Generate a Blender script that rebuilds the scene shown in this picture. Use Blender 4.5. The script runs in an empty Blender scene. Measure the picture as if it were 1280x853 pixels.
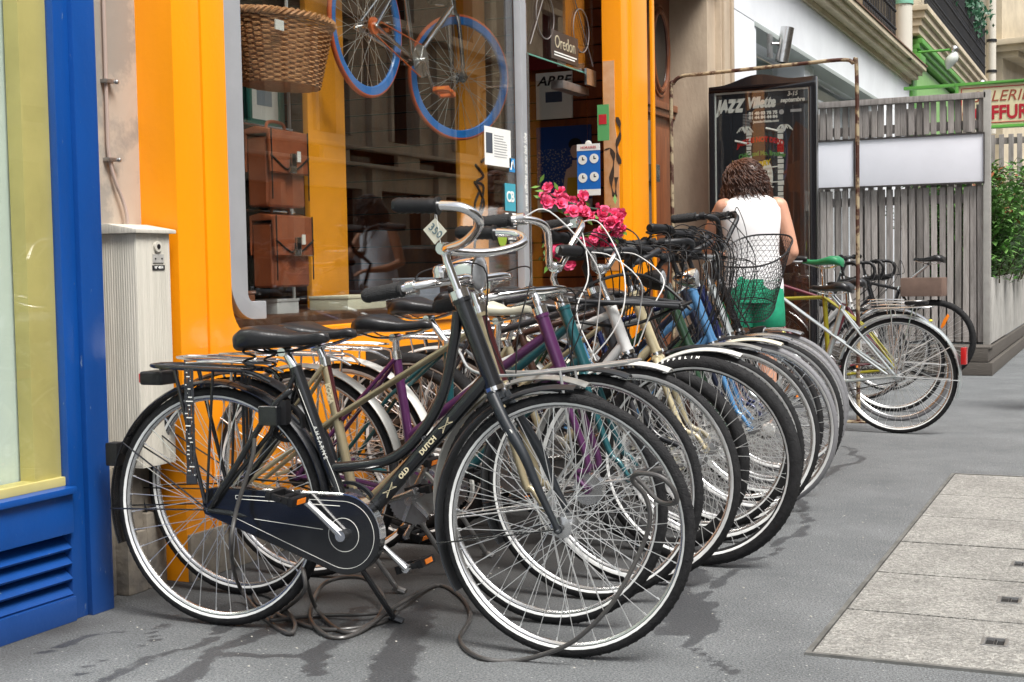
import bpy, bmesh, math, random
import numpy as np
from mathutils import Vector, Matrix, Euler
from math import sin, cos, pi, radians, sqrt, atan2
random.seed(7); rng = np.random.default_rng(5)
SC = bpy.context.scene
COL = SC.collection
# ------------------------------------------------------------ camera
yaw, pitch, roll = radians(24.5), radians(3.1), radians(1.02)
_F = Vector((-sin(yaw)*cos(pitch), cos(yaw)*cos(pitch), -sin(pitch)))
_R0 = Vector((cos(yaw), sin(yaw), 0)); _U0 = _R0.cross(_F)
_R = cos(roll)*_R0 - sin(roll)*_U0; _U = sin(roll)*_R0 + cos(roll)*_U0
cam = bpy.data.objects.new('camera', bpy.data.cameras.new('camera')); COL.objects.link(cam)
cam.matrix_world = Matrix(((_R.x, _U.x, -_F.x, 2.850), (_R.y, _U.y, -_F.y, -2.786), (_R.z, _U.z, -_F.z, 1.03), (0, 0, 0, 1)))
cam.data.sensor_width = 36; cam.data.lens = 47.64; cam.data.clip_start = .05; cam.data.clip_end = 500
SC.camera = cam
# ------------------------------------------------------------ light
SUN_EL, SUN_AZ = radians(58), radians(118)     # azimuth clockwise from +Y: high, from the street and a little behind the camera
W = bpy.data.worlds.new('World'); SC.world = W; W.use_nodes = True
nt = W.node_tree; nt.nodes.clear()
sky = nt.nodes.new('ShaderNodeTexSky'); sky.sky_type = 'NISHITA'; sky.sun_disc = False
sky.sun_elevation = SUN_EL; sky.sun_rotation = SUN_AZ; sky.dust_density = 4.0; sky.air_density = 1.0; sky.ozone_density = 1.0
bg = nt.nodes.new('ShaderNodeBackground'); bg.inputs[1].default_value = .10
hsv = nt.nodes.new('ShaderNodeHueSaturation'); hsv.inputs['Saturation'].default_value = .35
out = nt.nodes.new('ShaderNodeOutputWorld')
nt.links.new(sky.outputs[0], hsv.inputs['Color']); nt.links.new(hsv.outputs[0], bg.inputs[0]); nt.links.new(bg.outputs[0], out.inputs[0])
sun = bpy.data.objects.new('sun', bpy.data.lights.new('sun', 'SUN')); COL.objects.link(sun)
sun.data.energy = 2.5; sun.data.angle = radians(24); sun.data.color = (1, .97, .92)
_d = Vector((sin(SUN_AZ)*cos(SUN_EL), cos(SUN_AZ)*cos(SUN_EL), sin(SUN_EL)))
sun.rotation_euler = _d.to_track_quat('Z', 'Y').to_euler()
SC.view_settings.view_transform = 'Standard'; SC.view_settings.look = 'None'
SC.view_settings.gamma = 1; SC.view_settings.exposure = 1.05
SC.cycles.max_bounces = 8; SC.cycles.transparent_max_bounces = 24
# ------------------------------------------------------------ materials
MATS = {}
def mat(name, c, rough=.6, metal=0., var=.0, vscale=6., bump=0., bscale=60., spec=.5, c2=None, coat=0., stretch=(1, 1, 1), thr=None, emit=None):
    """principled with two noise layers: a colour break-up between c and c2, and a fine bump"""
    if name in MATS: return MATS[name]
    m = bpy.data.materials.new(name); m.use_nodes = True; n = m.node_tree; L = n.links
    b = n.nodes['Principled BSDF']; b.inputs['Base Color'].default_value = (*c, 1); b.inputs['Roughness'].default_value = rough
    b.inputs['Metallic'].default_value = metal; b.inputs['Specular IOR Level'].default_value = spec
    if coat: b.inputs['Coat Weight'].default_value = coat; b.inputs['Coat Roughness'].default_value = .08
    if emit: b.inputs['Emission Color'].default_value = (*emit, 1); b.inputs['Emission Strength'].default_value = 1
    if var or bump or c2:
        tc = n.nodes.new('ShaderNodeTexCoord'); mp = n.nodes.new('ShaderNodeMapping'); mp.inputs['Scale'].default_value = stretch
        L.new(tc.outputs['Object'], mp.inputs[0])
    if var or c2:
        no = n.nodes.new('ShaderNodeTexNoise'); no.inputs['Scale'].default_value = vscale; no.inputs['Detail'].default_value = 7; no.inputs['Roughness'].default_value = .62
        L.new(mp.outputs[0], no.inputs['Vector'])
        rp = n.nodes.new('ShaderNodeValToRGB')
        lo, hi = thr or (.35, .68)
        rp.color_ramp.elements[0].position = lo; rp.color_ramp.elements[1].position = hi
        a = tuple(max(0, v*(1-var)) for v in c); d = c2 if c2 else tuple(min(1, v*(1+var)) for v in c)
        if c2: a = c
        rp.color_ramp.elements[0].color = (*a, 1); rp.color_ramp.elements[1].color = (*d, 1)
        L.new(no.outputs[0], rp.inputs[0]); L.new(rp.outputs[0], b.inputs['Base Color'])
    if bump:
        nb = n.nodes.new('ShaderNodeTexNoise'); nb.inputs['Scale'].default_value = bscale; nb.inputs['Detail'].default_value = 4
        L.new(mp.outputs[0], nb.inputs['Vector']); bp = n.nodes.new('ShaderNodeBump'); bp.inputs['Strength'].default_value = bump; bp.inputs['Distance'].default_value = .01
        L.new(nb.outputs[0], bp.inputs['Height']); L.new(bp.outputs[0], b.inputs['Normal'])
    MATS[name] = m; return m
def glass(name, tint=(.93, .96, .95), refl=1.9):
    m = bpy.data.materials.new(name); m.use_nodes = True; n = m.node_tree; n.nodes.clear(); L = n.links
    fr = n.nodes.new('ShaderNodeFresnel'); ge = n.nodes.new('ShaderNodeNewGeometry'); mr = n.nodes.new('ShaderNodeMapRange'); mr.inputs[3].default_value = 1.5; mr.inputs[4].default_value = 1/1.5
    L.new(ge.outputs['Backfacing'], mr.inputs[0]); L.new(mr.outputs[0], fr.inputs[0])     # both faces of the pane reflect as glass in air
    mu = n.nodes.new('ShaderNodeMath'); mu.operation = 'MULTIPLY'; mu.inputs[1].default_value = refl; mu.use_clamp = True
    t = n.nodes.new('ShaderNodeBsdfTransparent'); t.inputs[0].default_value = (*tint, 1)
    g = n.nodes.new('ShaderNodeBsdfGlossy'); g.inputs['Roughness'].default_value = .0; mx = n.nodes.new('ShaderNodeMixShader'); o = n.nodes.new('ShaderNodeOutputMaterial')
    L.new(fr.outputs[0], mu.inputs[0]); L.new(mu.outputs[0], mx.inputs[0]); L.new(t.outputs[0], mx.inputs[1]); L.new(g.outputs[0], mx.inputs[2]); L.new(mx.outputs[0], o.inputs[0])
    MATS[name] = m; return m
def extra(m):
    return m.node_tree, m.node_tree.links, m.node_tree.nodes['Principled BSDF']
def wornpaint(name, c, chip, rough=.38, chips=.73, dirt=(.03, .03, .03), dirth=.5, lohi=(.72, 1.25)):
    """painted wood: slight tone drift, small chips, dirt that settled at its foot"""
    m = mat(name, c, rough, bump=.08, bscale=45); n, L, b = extra(m)
    tc = n.nodes.new('ShaderNodeTexCoord')
    n1 = n.nodes.new('ShaderNodeTexNoise'); n1.inputs['Scale'].default_value = 3; n1.inputs['Detail'].default_value = 6
    mp = n.nodes.new('ShaderNodeMapping'); mp.inputs['Scale'].default_value = (1, 1, .25); L.new(tc.outputs['Object'], mp.inputs[0]); L.new(mp.outputs[0], n1.inputs['Vector'])
    r1 = n.nodes.new('ShaderNodeValToRGB'); r1.color_ramp.elements[0].position = .3; r1.color_ramp.elements[1].position = .7
    r1.color_ramp.elements[0].color = (*[v*lohi[0] for v in c], 1); r1.color_ramp.elements[1].color = (*[min(1, v*lohi[1]) for v in c], 1); L.new(n1.outputs[0], r1.inputs[0])
    n2 = n.nodes.new('ShaderNodeTexNoise'); n2.inputs['Scale'].default_value = 48; n2.inputs['Detail'].default_value = 9; n2.inputs['Roughness'].default_value = .7; L.new(mp.outputs[0], n2.inputs['Vector'])
    r2 = n.nodes.new('ShaderNodeValToRGB'); r2.color_ramp.elements[0].position = chips; r2.color_ramp.elements[1].position = chips+.03; L.new(n2.outputs[0], r2.inputs[0])
    m1 = n.nodes.new('ShaderNodeMix'); m1.data_type = 'RGBA'; L.new(r2.outputs[0], m1.inputs[0]); L.new(r1.outputs[0], m1.inputs[6]); m1.inputs[7].default_value = (*chip, 1)
    sp = n.nodes.new('ShaderNodeSeparateXYZ'); L.new(tc.outputs['Object'], sp.inputs[0])
    ma = n.nodes.new('ShaderNodeMapRange'); ma.inputs[1].default_value = 0; ma.inputs[2].default_value = dirth; ma.inputs[3].default_value = .55; ma.inputs[4].default_value = 0; L.new(sp.outputs[2], ma.inputs[0])
    mm = n.nodes.new('ShaderNodeMath'); mm.operation = 'MULTIPLY'; L.new(ma.outputs[0], mm.inputs[0]); L.new(n1.outputs[0], mm.inputs[1])
    m2 = n.nodes.new('ShaderNodeMix'); m2.data_type = 'RGBA'; L.new(mm.outputs[0], m2.inputs[0]); L.new(m1.outputs[2], m2.inputs[6]); m2.inputs[7].default_value = (*dirt, 1)
    L.new(m2.outputs[2], b.inputs['Base Color']); return m
BLUE = wornpaint('blue_paint', (.003, .058, .265), (.16, .22, .32), .36, .655, dirth=.32)
ORANGE = wornpaint('orange_paint', (.90, .31, .003), (.40, .14, .02), .32, .70, (.08, .03, .01), 1.0, lohi=(.88, 1.06))
STONEW = mat('rendered_stone', (.46, .39, .32), .9, c2=(.31, .28, .245), vscale=1.9, bump=.14, bscale=25, thr=(.48, .53))
STONEP = mat('portal_stone', (.47, .38, .28), .85, c2=(.33, .26, .19), vscale=3.5, bump=.25, bscale=50, stretch=(1, 1, .4))
STONEB = mat('base_stone', (.22, .19, .15), .92, c2=(.10, .09, .08), vscale=7, bump=.8, bscale=18)
WHITEW = mat('white_wall', (.72, .75, .79), .8, var=.06, vscale=1.5)
CREAM = mat('cream_stone', (.62, .54, .40), .8, c2=(.48, .41, .30), vscale=2.5, bump=.15)
GREENP = mat('green_paint', (.10, .32, .055), .45, var=.1)
GREENL = mat('pale_green_paint', (.22, .44, .14), .45, var=.08)
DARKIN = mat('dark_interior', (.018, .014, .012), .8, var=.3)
BROWNW = mat('slatwall_wood', (.30, .075, .015), .5, c2=(.16, .035, .01), vscale=5, stretch=(3, 3, .6))
DOORW = mat('carved_door_wood', (.24, .075, .025), .38, c2=(.11, .03, .012), vscale=7, stretch=(4, 4, .5), coat=.3)
SILVERF = mat('window_frame_aluminium', (.42, .43, .45), .42, .35, var=.05)
CHROME = mat('chrome', (.80, .80, .80), .12, 1., bump=.02, bscale=90)
ALU = mat('aluminium', (.66, .66, .66), .27, 1., c2=(.40, .385, .36), vscale=16, thr=(.5, .78))
ALUD = mat('dull_aluminium', (.40, .40, .40), .42, .9, c2=(.22, .19, .16), vscale=18, thr=(.5, .75))
STEEL = mat('spoke_steel', (.80, .80, .79), .33, .75)
RUBBER = mat('tyre_rubber', (.011, .011, .012), .75, bump=.4, bscale=220, c2=(.022, .022, .023), vscale=40, spec=.22)
REFLW = mat('tyre_reflective_stripe', (.72, .73, .72), .45, var=.1, vscale=15)
BLACKP = mat('black_plastic', (.009, .009, .010), .45, spec=.35, bump=.08, bscale=200)
FOAM = mat('black_foam_grip', (.016, .016, .017), .8, bump=.6, bscale=300)
LEATHER = mat('black_saddle_vinyl', (.013, .013, .014), .30, bump=.12, bscale=160, var=.2, vscale=30)
BLACKG = mat('black_frame_paint', (.006, .0065, .008), .25, coat=.35, c2=(.011, .012, .014), vscale=14)
MATTEB = mat('satin_black_paint', (.015, .018, .022), .36, var=.25, vscale=12)
ORREF = mat('orange_reflector', (.95, .24, .01), .25, coat=.6)
REDREF = mat('red_reflector', (.5, .012, .012), .2, coat=.6)
WHITEP = mat('white_paint', (.60, .60, .59), .35, coat=.3, var=.06)
PAPER = mat('paper', (.78, .78, .74), .8, var=.04)
INK = mat('black_print', (.012, .012, .014), .6)
WOODG = mat('grey_weathered_wood', (.33, .305, .29), .85, c2=(.19, .172, .162), vscale=9, bump=.35, bscale=50, stretch=(5, 5, .5))
WOODG2 = mat('silvered_slat_wood', (.40, .37, .35), .85, c2=(.25, .225, .21), vscale=9, bump=.35, bscale=50, stretch=(5, 5, .5))
WOODG3 = mat('dark_slat_wood', (.24, .22, .205), .85, c2=(.13, .118, .11), vscale=7, bump=.35, bscale=50, stretch=(5, 5, .5))
CONC = mat('concrete', (.42, .41, .385), .85, c2=(.30, .29, .27), vscale=5, bump=.2)
RUSTP = mat('rusty_pipe', (.33, .27, .17), .65, c2=(.055, .016, .008), vscale=9, thr=(.46, .54), bump=.3)
IRON = mat('black_iron', (.012, .013, .016), .5)
GLASS = glass('window_glass', (.955, .97, .96), 1.75)
GLASSB = glass('blue_shop_glass', (.97, .98, .97), .8)
def paint(nm, c, metal=.0, rough=.25):
    return mat(nm, c, rough, metal, var=.10, vscale=25, coat=.5)
# ------------------------------------------------------------ mesh builder
class MB:
    def __init__(s): s.v = []; s.f = []; s.m = []
    def add(s, V, Fc, mi=0):
        o = len(s.v); s.v += [tuple(p) for p in V]; s.f += [tuple(i+o for i in f) for f in Fc]; s.m += [mi]*len(Fc); return s
    def box(s, lo, hi, mi=0, M=None):
        V = [Vector((x, y, z)) for x in (lo[0], hi[0]) for y in (lo[1], hi[1]) for z in (lo[2], hi[2])]
        if M is not None: V = [M @ p for p in V]
        return s.add(V, [(0, 1, 3, 2), (4, 6, 7, 5), (0, 4, 5, 1), (2, 3, 7, 6), (0, 2, 6, 4), (1, 5, 7, 3)], mi)
    def tube(s, P, r, n=8, mi=0, closed=False, caps=True):
        P = [Vector(p) for p in P]; N = len(P); rs = r if hasattr(r, '__len__') else [r]*N
        V = []; u = None
        for i, p in enumerate(P):
            a = P[(i-1) % N] if (closed or i > 0) else p; b = P[(i+1) % N] if (closed or i < N-1) else p
            t = (b-a); t = t.normalized() if t.length > 1e-9 else Vector((0, 0, 1))
            if u is None:
                u = t.orthogonal().normalized()
            u = (u - t*u.dot(t)); u = u.normalized() if u.length > 1e-9 else t.orthogonal().normalized()
            w = t.cross(u)
            for k in range(n):
                q = 2*pi*k/n; V.append(p+(u*cos(q)+w*sin(q))*rs[i])
        Fc = []
        for i in range(N if closed else N-1):
            j = (i+1) % N
            for k in range(n):
                k2 = (k+1) % n; Fc.append((i*n+k, i*n+k2, j*n+k2, j*n+k))
        if caps and not closed: Fc.append(tuple(range(n-1, -1, -1))); Fc.append(tuple((N-1)*n+k for k in range(n)))
        return s.add(V, Fc, mi)
    def cyl(s, a, b, r, n=16, mi=0, r2=None): return s.tube([a, b], [r, r if r2 is None else r2], n, mi)
    def lathe(s, prof, c=(0, 0, 0), axis='y', n=48, mis=None, a0=0., a1=2*pi, closedprof=True, mi=0):
        """prof: (radius, offset along the axis) points; revolved about axis through c"""
        c = Vector(c); full = abs(a1-a0-2*pi) < 1e-6; k = n if full else n+1; m = len(prof); V = []
        for i in range(k):
            a = a0+(a1-a0)*i/n
            for (r, o) in prof:
                if axis == 'y': V.append(c+Vector((r*cos(a), o, r*sin(a))))
                elif axis == 'z': V.append(c+Vector((r*cos(a), r*sin(a), o)))
                else: V.append(c+Vector((o, r*cos(a), r*sin(a))))
        for i in range(n):
            i2 = (i+1) % k
            for j in range(m if closedprof else m-1):
                j2 = (j+1) % m
                s.add([], [], 0)
                s.f.append(tuple(len(s.v)+q for q in (i*m+j, i*m+j2, i2*m+j2, i2*m+j))); s.m.append(mis[j] if mis else mi)
        if not full and closedprof:
            s.f.append(tuple(len(s.v)+j for j in range(m))); s.m.append(mi)
            s.f.append(tuple(len(s.v)+n*m+j for j in range(m-1, -1, -1))); s.m.append(mi)
        s.v += [tuple(p) for p in V]; return s
    def prism(s, poly, a, b, axis='y', mi=0):
        """2D outline extruded from a to b along axis (poly in the other two coordinates, in xyz order)"""
        def P(p, o): return {'y': (p[0], o, p[1]), 'z': (p[0], p[1], o), 'x': (o, p[0], p[1])}[axis]
        n = len(poly); V = [P(p, a) for p in poly]+[P(p, b) for p in poly]
        Fc = [tuple(range(n)), tuple(range(2*n-1, n-1, -1))]+[(i, (i+1) % n, n+(i+1) % n, n+i) for i in range(n)]
        return s.add(V, Fc, mi)
    def ball(s, c, r, nu=12, nv=8, mi=0, sc=(1, 1, 1), M=None):
        V = []; Fc = []
        for i in range(nv+1):
            t = pi*i/nv
            for k in range(nu):
                q = 2*pi*k/nu; p = Vector((r*sc[0]*sin(t)*cos(q), r*sc[1]*sin(t)*sin(q), r*sc[2]*cos(t)))
                if M is not None: p = M @ p
                V.append(p+Vector(c))
        for i in range(nv):
            for k in range(nu):
                k2 = (k+1) % nu; Fc.append((i*nu+k, (i+1)*nu+k, (i+1)*nu+k2, i*nu+k2))
        return s.add(V, Fc, mi)
    def loft(s, rings, mi=0, caps=True, closed=True):
        n = len(rings[0]); V = [p for r in rings for p in r]; Fc = []
        for i in range(len(rings)-1):
            for k in range(n if closed else n-1):
                k2 = (k+1) % n; Fc.append((i*n+k, i*n+k2, (i+1)*n+k2, (i+1)*n+k))
        if caps: Fc.append(tuple(range(n-1, -1, -1))); Fc.append(tuple((len(rings)-1)*n+k for k in range(n)))
        return s.add(V, Fc, mi)
    def mesh(s, name, mats, bevel=0., smooth=True, ang=35, seg=2):
        me = bpy.data.meshes.new(name); me.from_pydata(s.v, [], s.f)
        for m in (mats if isinstance(mats, (list, tuple)) else [mats]): me.materials.append(m)
        if len(set(s.m)) > 1: me.polygons.foreach_set('material_index', s.m)
        bm = bmesh.new(); bm.from_mesh(me)
        bmesh.ops.remove_doubles(bm, verts=bm.verts, dist=1e-5)
        bmesh.ops.recalc_face_normals(bm, faces=bm.faces)
        if bevel:
            ed = [e for e in bm.edges if len(e.link_faces) == 2 and e.calc_face_angle(0) > .6]
            bmesh.ops.bevel(bm, geom=ed, offset=bevel, segments=seg, affect='EDGES', profile=.7, clamp_overlap=True)
        bm.to_mesh(me); bm.free()
        if smooth:
            me.shade_smooth(); me.set_sharp_from_angle(angle=radians(ang))
        me.update(); return me
WMAT = {}
def wm(o):
    return WMAT.get(o.name, Matrix())
def link(name, me, parent=None, world=True):
    o = bpy.data.objects.new(name, me); COL.objects.link(o)
    if parent is not None:
        o.parent = parent
        if world and parent.name in WMAT: 
            M = WMAT[parent.name].inverted()
            if me is not None: me.transform(M)
        WMAT[o.name] = wm(parent) 
    return o
def part(name, mb, mats, parent=None, bevel=0., smooth=True, world=True, ang=35, kind=None, label=None, seg=2):
    o = link(name, mb.mesh(name, mats, bevel, smooth, ang, seg), parent, world)
    if kind: o['kind'] = kind
    if label: o['label'] = label
    return o
def thing(name, label, cat, loc=(0, 0, 0), rz=0., group=None, kind=None, rot=None):
    o = bpy.data.objects.new(name, None); COL.objects.link(o); o.empty_display_size = .1
    o.location = loc; o.rotation_euler = rot or (0, 0, rz); WMAT[o.name] = Matrix.Translation(loc) @ o.rotation_euler.to_matrix().to_4x4()
    o['label'] = label; o['category'] = cat
    if group: o['group'] = group
    if kind: o['kind'] = kind
    return o
def tag(o, label, cat, group=None):
    o['label'] = label; o['category'] = cat
    if group: o['group'] = group
    return o
def struct(o): o['kind'] = 'structure'; return o
def cr(P, k=6, closed=False):
    """Catmull-Rom through P"""
    P = [Vector(p) for p in P]; n = len(P); O = []
    for i in range(n if closed else n-1):
        a, b, c, d = (P[(i-1) % n] if closed or i > 0 else P[i]*2-P[i+1]), P[i], P[(i+1) % n], (P[(i+2) % n] if closed or i < n-2 else P[(i+1) % n]*2-P[i])
        for j in range(k):
            t = j/k; O.append(.5*((2*b)+(c-a)*t+(2*a-5*b+4*c-d)*t*t+(3*b-a-3*c+d)*t**3))
    if not closed: O.append(P[-1])
    return O
_FC = {}
def textmesh(s, size, ext=.001, bold=0., shear=0., align='CENTER', space=1.):
    cu = bpy.data.curves.new('t', 'FONT'); cu.body = s; cu.size = size; cu.extrude = ext; cu.offset = bold; cu.shear = shear; cu.align_x = align; cu.align_y = 'CENTER'; cu.resolution_u = 3; cu.space_character = space
    o = bpy.data.objects.new('t', cu); COL.objects.link(o); dg = bpy.context.evaluated_depsgraph_get()
    me = bpy.data.meshes.new_from_object(o.evaluated_get(dg)); bpy.data.objects.remove(o); bpy.data.curves.remove(cu); return me
def text(name, s, size, M, m, parent=None, bold=0., shear=0., align='CENTER', ext=.0008, sx=1., world=True, space=1., bend=None):
    me = textmesh(s, size, ext, bold, shear, align, space)
    if bend:
        for v in me.vertices:
            v.co.y += bend*(v.co.x**2)
    if sx != 1: me.transform(Matrix.Diagonal((sx, 1, 1, 1)))
    me.transform(M); me.materials.clear(); me.materials.append(m)
    return link(name, me, parent, world)
def frame_negY(p):    # a sheet that faces -Y: text x -> +X, text y -> +Z
    return Matrix(((1, 0, 0, p[0]), (0, 0, -1, p[1]), (0, 1, 0, p[2]), (0, 0, 0, 1)))
def frame_posX(p):    # a sheet that faces +X: text x -> +Y, text y -> +Z
    return Matrix(((0, 0, 1, p[0]), (1, 0, 0, p[1]), (0, 1, 0, p[2]), (0, 0, 0, 1)))
def holed(mb, o, i, a, b, axis='x', mi=0):
    """ring wall: outer rect o=(u0,v0,u1,v1) minus inner rect i, from a to b along axis (butted pieces)"""
    for r in ((o[0], o[1], o[2], i[1]), (o[0], i[3], o[2], o[3]), (o[0], i[1], i[0], i[3]), (i[2], i[1], o[2], i[3])):
        if r[2]-r[0] > 1e-4 and r[3]-r[1] > 1e-4:
            if axis == 'x': mb.box((a, r[0], r[1]), (b, r[2], r[3]), mi)
            else: mb.box((r[0], a, r[1]), (r[2], b, r[3]), mi)
    return mb

# ============================================================ GROUND
def lin(a, b, st): return list(np.arange(a, b-1e-6, st))
gx = [-.6]+lin(-.3, 3.9, .03)+[3.9]; gy = [-60, -12, -5]+lin(-2.0, 8.0, .03)+lin(8, 14, .25)+[14, 18, 26, 60, 160]
GX, GY = np.meshgrid(gx, gy, indexing='ij')
def vnoise(x, y, seed, sc):
    r = np.random.default_rng(seed).random((64, 64)); x = x*sc % 63; y = y*sc % 63
    i = np.floor(x).astype(int); j = np.floor(y).astype(int); fx = x-i; fy = y-j; fx = fx*fx*(3-2*fx); fy = fy*fy*(3-2*fy)
    return (r[i, j]*(1-fx)+r[i+1, j]*fx)*(1-fy)+(r[i, j+1]*(1-fx)+r[i+1, j+1]*fx)*fy
def fbm(x, y, seed, sc): return sum(vnoise(x+seed*3.1, y+seed*1.7, seed+k, sc*2**k)*.5**k for k in range(4))/1.875
STREAKS = [  # ground polylines (x, y, half width) where water ran over the asphalt
 ([(1.42, 4.85), (1.60, 4.35), (1.50, 3.9), (1.55, 3.1), (1.70, 2.55), (1.72, 2.1), (1.62, 1.6), (1.72, 1.0), (1.9, .5)], .03),
 ([(1.28, 3.0), (1.35, 2.3), (1.42, 1.9), (1.5, 1.5), (1.62, 1.15), (1.70, .8)], .10),
 ([(1.45, 2.9), (1.52, 2.4), (1.45, 2.0)], .05),
 ([(.95, .75), (1.05, .45), (1.15, .2), (1.28, -.02), (1.45, -.22)], .085),
 ([(.62, .55), (.60, .30), (.62, .10), (.70, -.1), (.8, -.35)], .05),
 ([(.45, .42), (.50, .20), (.48, .02), (.55, -.15)], .03),
 ([(.30, .40), (.36, .2), (.33, .05), (.40, -.12)], .018),
 ([(.75, .7), (.84, .45), (.86, .25), (.95, .1)], .05),
 ([(.2, .5), (.24, .3), (.18, .15), (.2, 0)], .012),
 ([(1.32, .1), (1.2, -.1), (1.2, -.3)], .05), ([(.9, .3), (.75, .2), (.66, .15)], .03)]
wet = np.zeros_like(GX)
wx = GX+(fbm(GX, GY, 3, 5)-.5)*.16; wy = GY+(fbm(GX, GY, 9, 5)-.5)*.16
for pts, hw in STREAKS:
    P = np.array([tuple(p)[:2] for p in cr([(a, b, 0) for a, b in pts], 5)])
    d = np.full_like(GX, 9.)
    for (ax, ay), (bx, by) in zip(P[:-1], P[1:]):
        L2 = (bx-ax)**2+(by-ay)**2+1e-9; t = np.clip(((wx-ax)*(bx-ax)+(wy-ay)*(by-ay))/L2, 0, 1); d = np.minimum(d, np.hypot(wx-ax-t*(bx-ax), wy-ay-t*(by-ay)))
    wet = np.maximum(wet, np.clip(1.2-d/(hw*.80*(.4+1.2*fbm(GX, GY, 21, 7))), 0, 1))
grime_shade = np.clip(np.clip(1-GX/.35, 0, 1)*1.0*fbm(GX, GY, 5, 4)+np.exp(-((GX-.70)/.72)**2)*np.clip((GY-.0)/.8, 0, 1)*np.clip((5.6-GY)/.8, 0, 1)*.85*(.45+fbm(GX, GY, 31, 3)), 0, .9)  # dirt along the facade foot, plus shade painted in under the parked bicycles
V = [(float(x), float(y), 0.) for x in gx for y in gy]; ny = len(gy)
Fc = [(i*ny+j, (i+1)*ny+j, (i+1)*ny+j+1, i*ny+j+1) for i in range(len(gx)-1) for j in range(ny-1)]
me = bpy.data.meshes.new('pavement'); me.from_pydata(V, [], Fc)
for nm, arr in (('wet', wet), ('grime_shade', grime_shade)):
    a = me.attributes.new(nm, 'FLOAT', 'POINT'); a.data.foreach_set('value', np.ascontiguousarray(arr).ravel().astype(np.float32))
ASPH = mat('pavement_asphalt', (.12, .125, .132), .85, bump=.9, bscale=170); n, L, b = extra(ASPH)
tc = n.nodes.new('ShaderNodeTexCoord')
def noise(scale, detail=6, rough=.6):
    q = n.nodes.new('ShaderNodeTexNoise'); q.inputs['Scale'].default_value = scale; q.inputs['Detail'].default_value = detail; q.inputs['Roughness'].default_value = rough; L.new(tc.outputs['Object'], q.inputs['Vector']); return q
def ramp(src, p0, c0, p1, c1):
    r = n.nodes.new('ShaderNodeValToRGB'); r.color_ramp.elements[0].position = p0; r.color_ramp.elements[1].position = p1; r.color_ramp.elements[0].color = (*c0, 1); r.color_ramp.elements[1].color = (*c1, 1); L.new(src, r.inputs[0]); return r
def mixc(f, a, bb, mode='MIX', fac=None):
    x = n.nodes.new('ShaderNodeMix'); x.data_type = 'RGBA'; x.blend_type = mode
    (L.new(f, x.inputs[0]) if f is not None else None)
    if fac is not None: x.inputs[0].default_value = fac
    (L.new(a, x.inputs[6]) if not isinstance(a, tuple) else setattr(x.inputs[6], 'default_value', (*a, 1)))
    (L.new(bb, x.inputs[7]) if not isinstance(bb, tuple) else setattr(x.inputs[7], 'default_value', (*bb, 1))); return x
base = ramp(noise(2.3, 9, .7).outputs[0], .3, (.112, .120, .126), .7, (.186, .196, .202))
grain = ramp(noise(150, 5, .85).outputs[0], .38, (.35, .35, .35), .64, (1.7, 1.7, 1.7))
x1 = mixc(None, base.outputs[0], grain.outputs[0], 'MULTIPLY', 1.)
vor = n.nodes.new('ShaderNodeTexVoronoi'); vor.inputs['Scale'].default_value = 30; vor.inputs['Randomness'].default_value = 1; L.new(tc.outputs['Object'], vor.inputs['Vector'])
spk = ramp(vor.outputs['Distance'], .075, (1, 1, 1), .10, (0, 0, 0))
x2 = mixc(spk.outputs[0], x1.outputs[2], (.40, .40, .38))
at1 = n.nodes.new('ShaderNodeAttribute'); at1.attribute_name = 'grime_shade'; x3 = mixc(at1.outputs['Fac'], x2.outputs[2], (.030, .028, .027))
at2 = n.nodes.new('ShaderNodeAttribute'); at2.attribute_name = 'wet'
wn = noise(26, 9, .75); wa = n.nodes.new('ShaderNodeMath'); wa.operation = 'MULTIPLY_ADD'; wa.inputs[1].default_value = 1.5; wa.inputs[2].default_value = -.75; L.new(wn.outputs[0], wa.inputs[0])
wb_ = n.nodes.new('ShaderNodeMath'); wb_.operation = 'ADD'; L.new(wa.outputs[0], wb_.inputs[0]); L.new(at2.outputs['Fac'], wb_.inputs[1])
wr = ramp(wb_.outputs[0], .34, (0, 0, 0), .52, (1, 1, 1)); wdk = mixc(None, x3.outputs[2], (.43, .43, .45), 'MULTIPLY', 1.)
x4 = mixc(wr.outputs[0], x3.outputs[2], wdk.outputs[2]); L.new(x4.outputs[2], b.inputs['Base Color'])
rr = n.nodes.new('ShaderNodeMapRange'); rr.inputs[3].default_value = .88; rr.inputs[4].default_value = .5; L.new(wr.outputs[0], rr.inputs[0]); L.new(rr.outputs[0], b.inputs['Roughness'])
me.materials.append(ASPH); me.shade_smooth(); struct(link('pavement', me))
struct(part('kerb', MB().box((3.903, -60, -.3), (4.2, 160, .004)), mat('kerb_granite', (.28, .27, .25), .8, var=.2, bump=.3), bevel=.015))
struct(part('road', MB().box((4.2, -60, -.4), (13, 160, -.12)), mat('road_asphalt', (.055, .056, .06), .85, var=.2, bump=.4, bscale=120)))
struct(part('far_pavement', MB().box((13, -60, -.4), (17.5, 160, .0)), ASPH, bevel=.0))
struct(part('ground', MB().box((-250, -250, -.6), (250, 400, -.41)), CONC))
# small litter on the pavement
lit = MB()
for k in range(150):
    x, y = random.uniform(.1, 2.1), random.uniform(-.9, 3.6); s = random.uniform(.0015, .0045)
    lit.ball((x, y, s*.3), s, 5, 3, 0, (1, random.uniform(.5, 1), .4))
part('scattered_grit', lit, mat('pale_grit', (.5, .48, .43), .9), kind='stuff')
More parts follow.
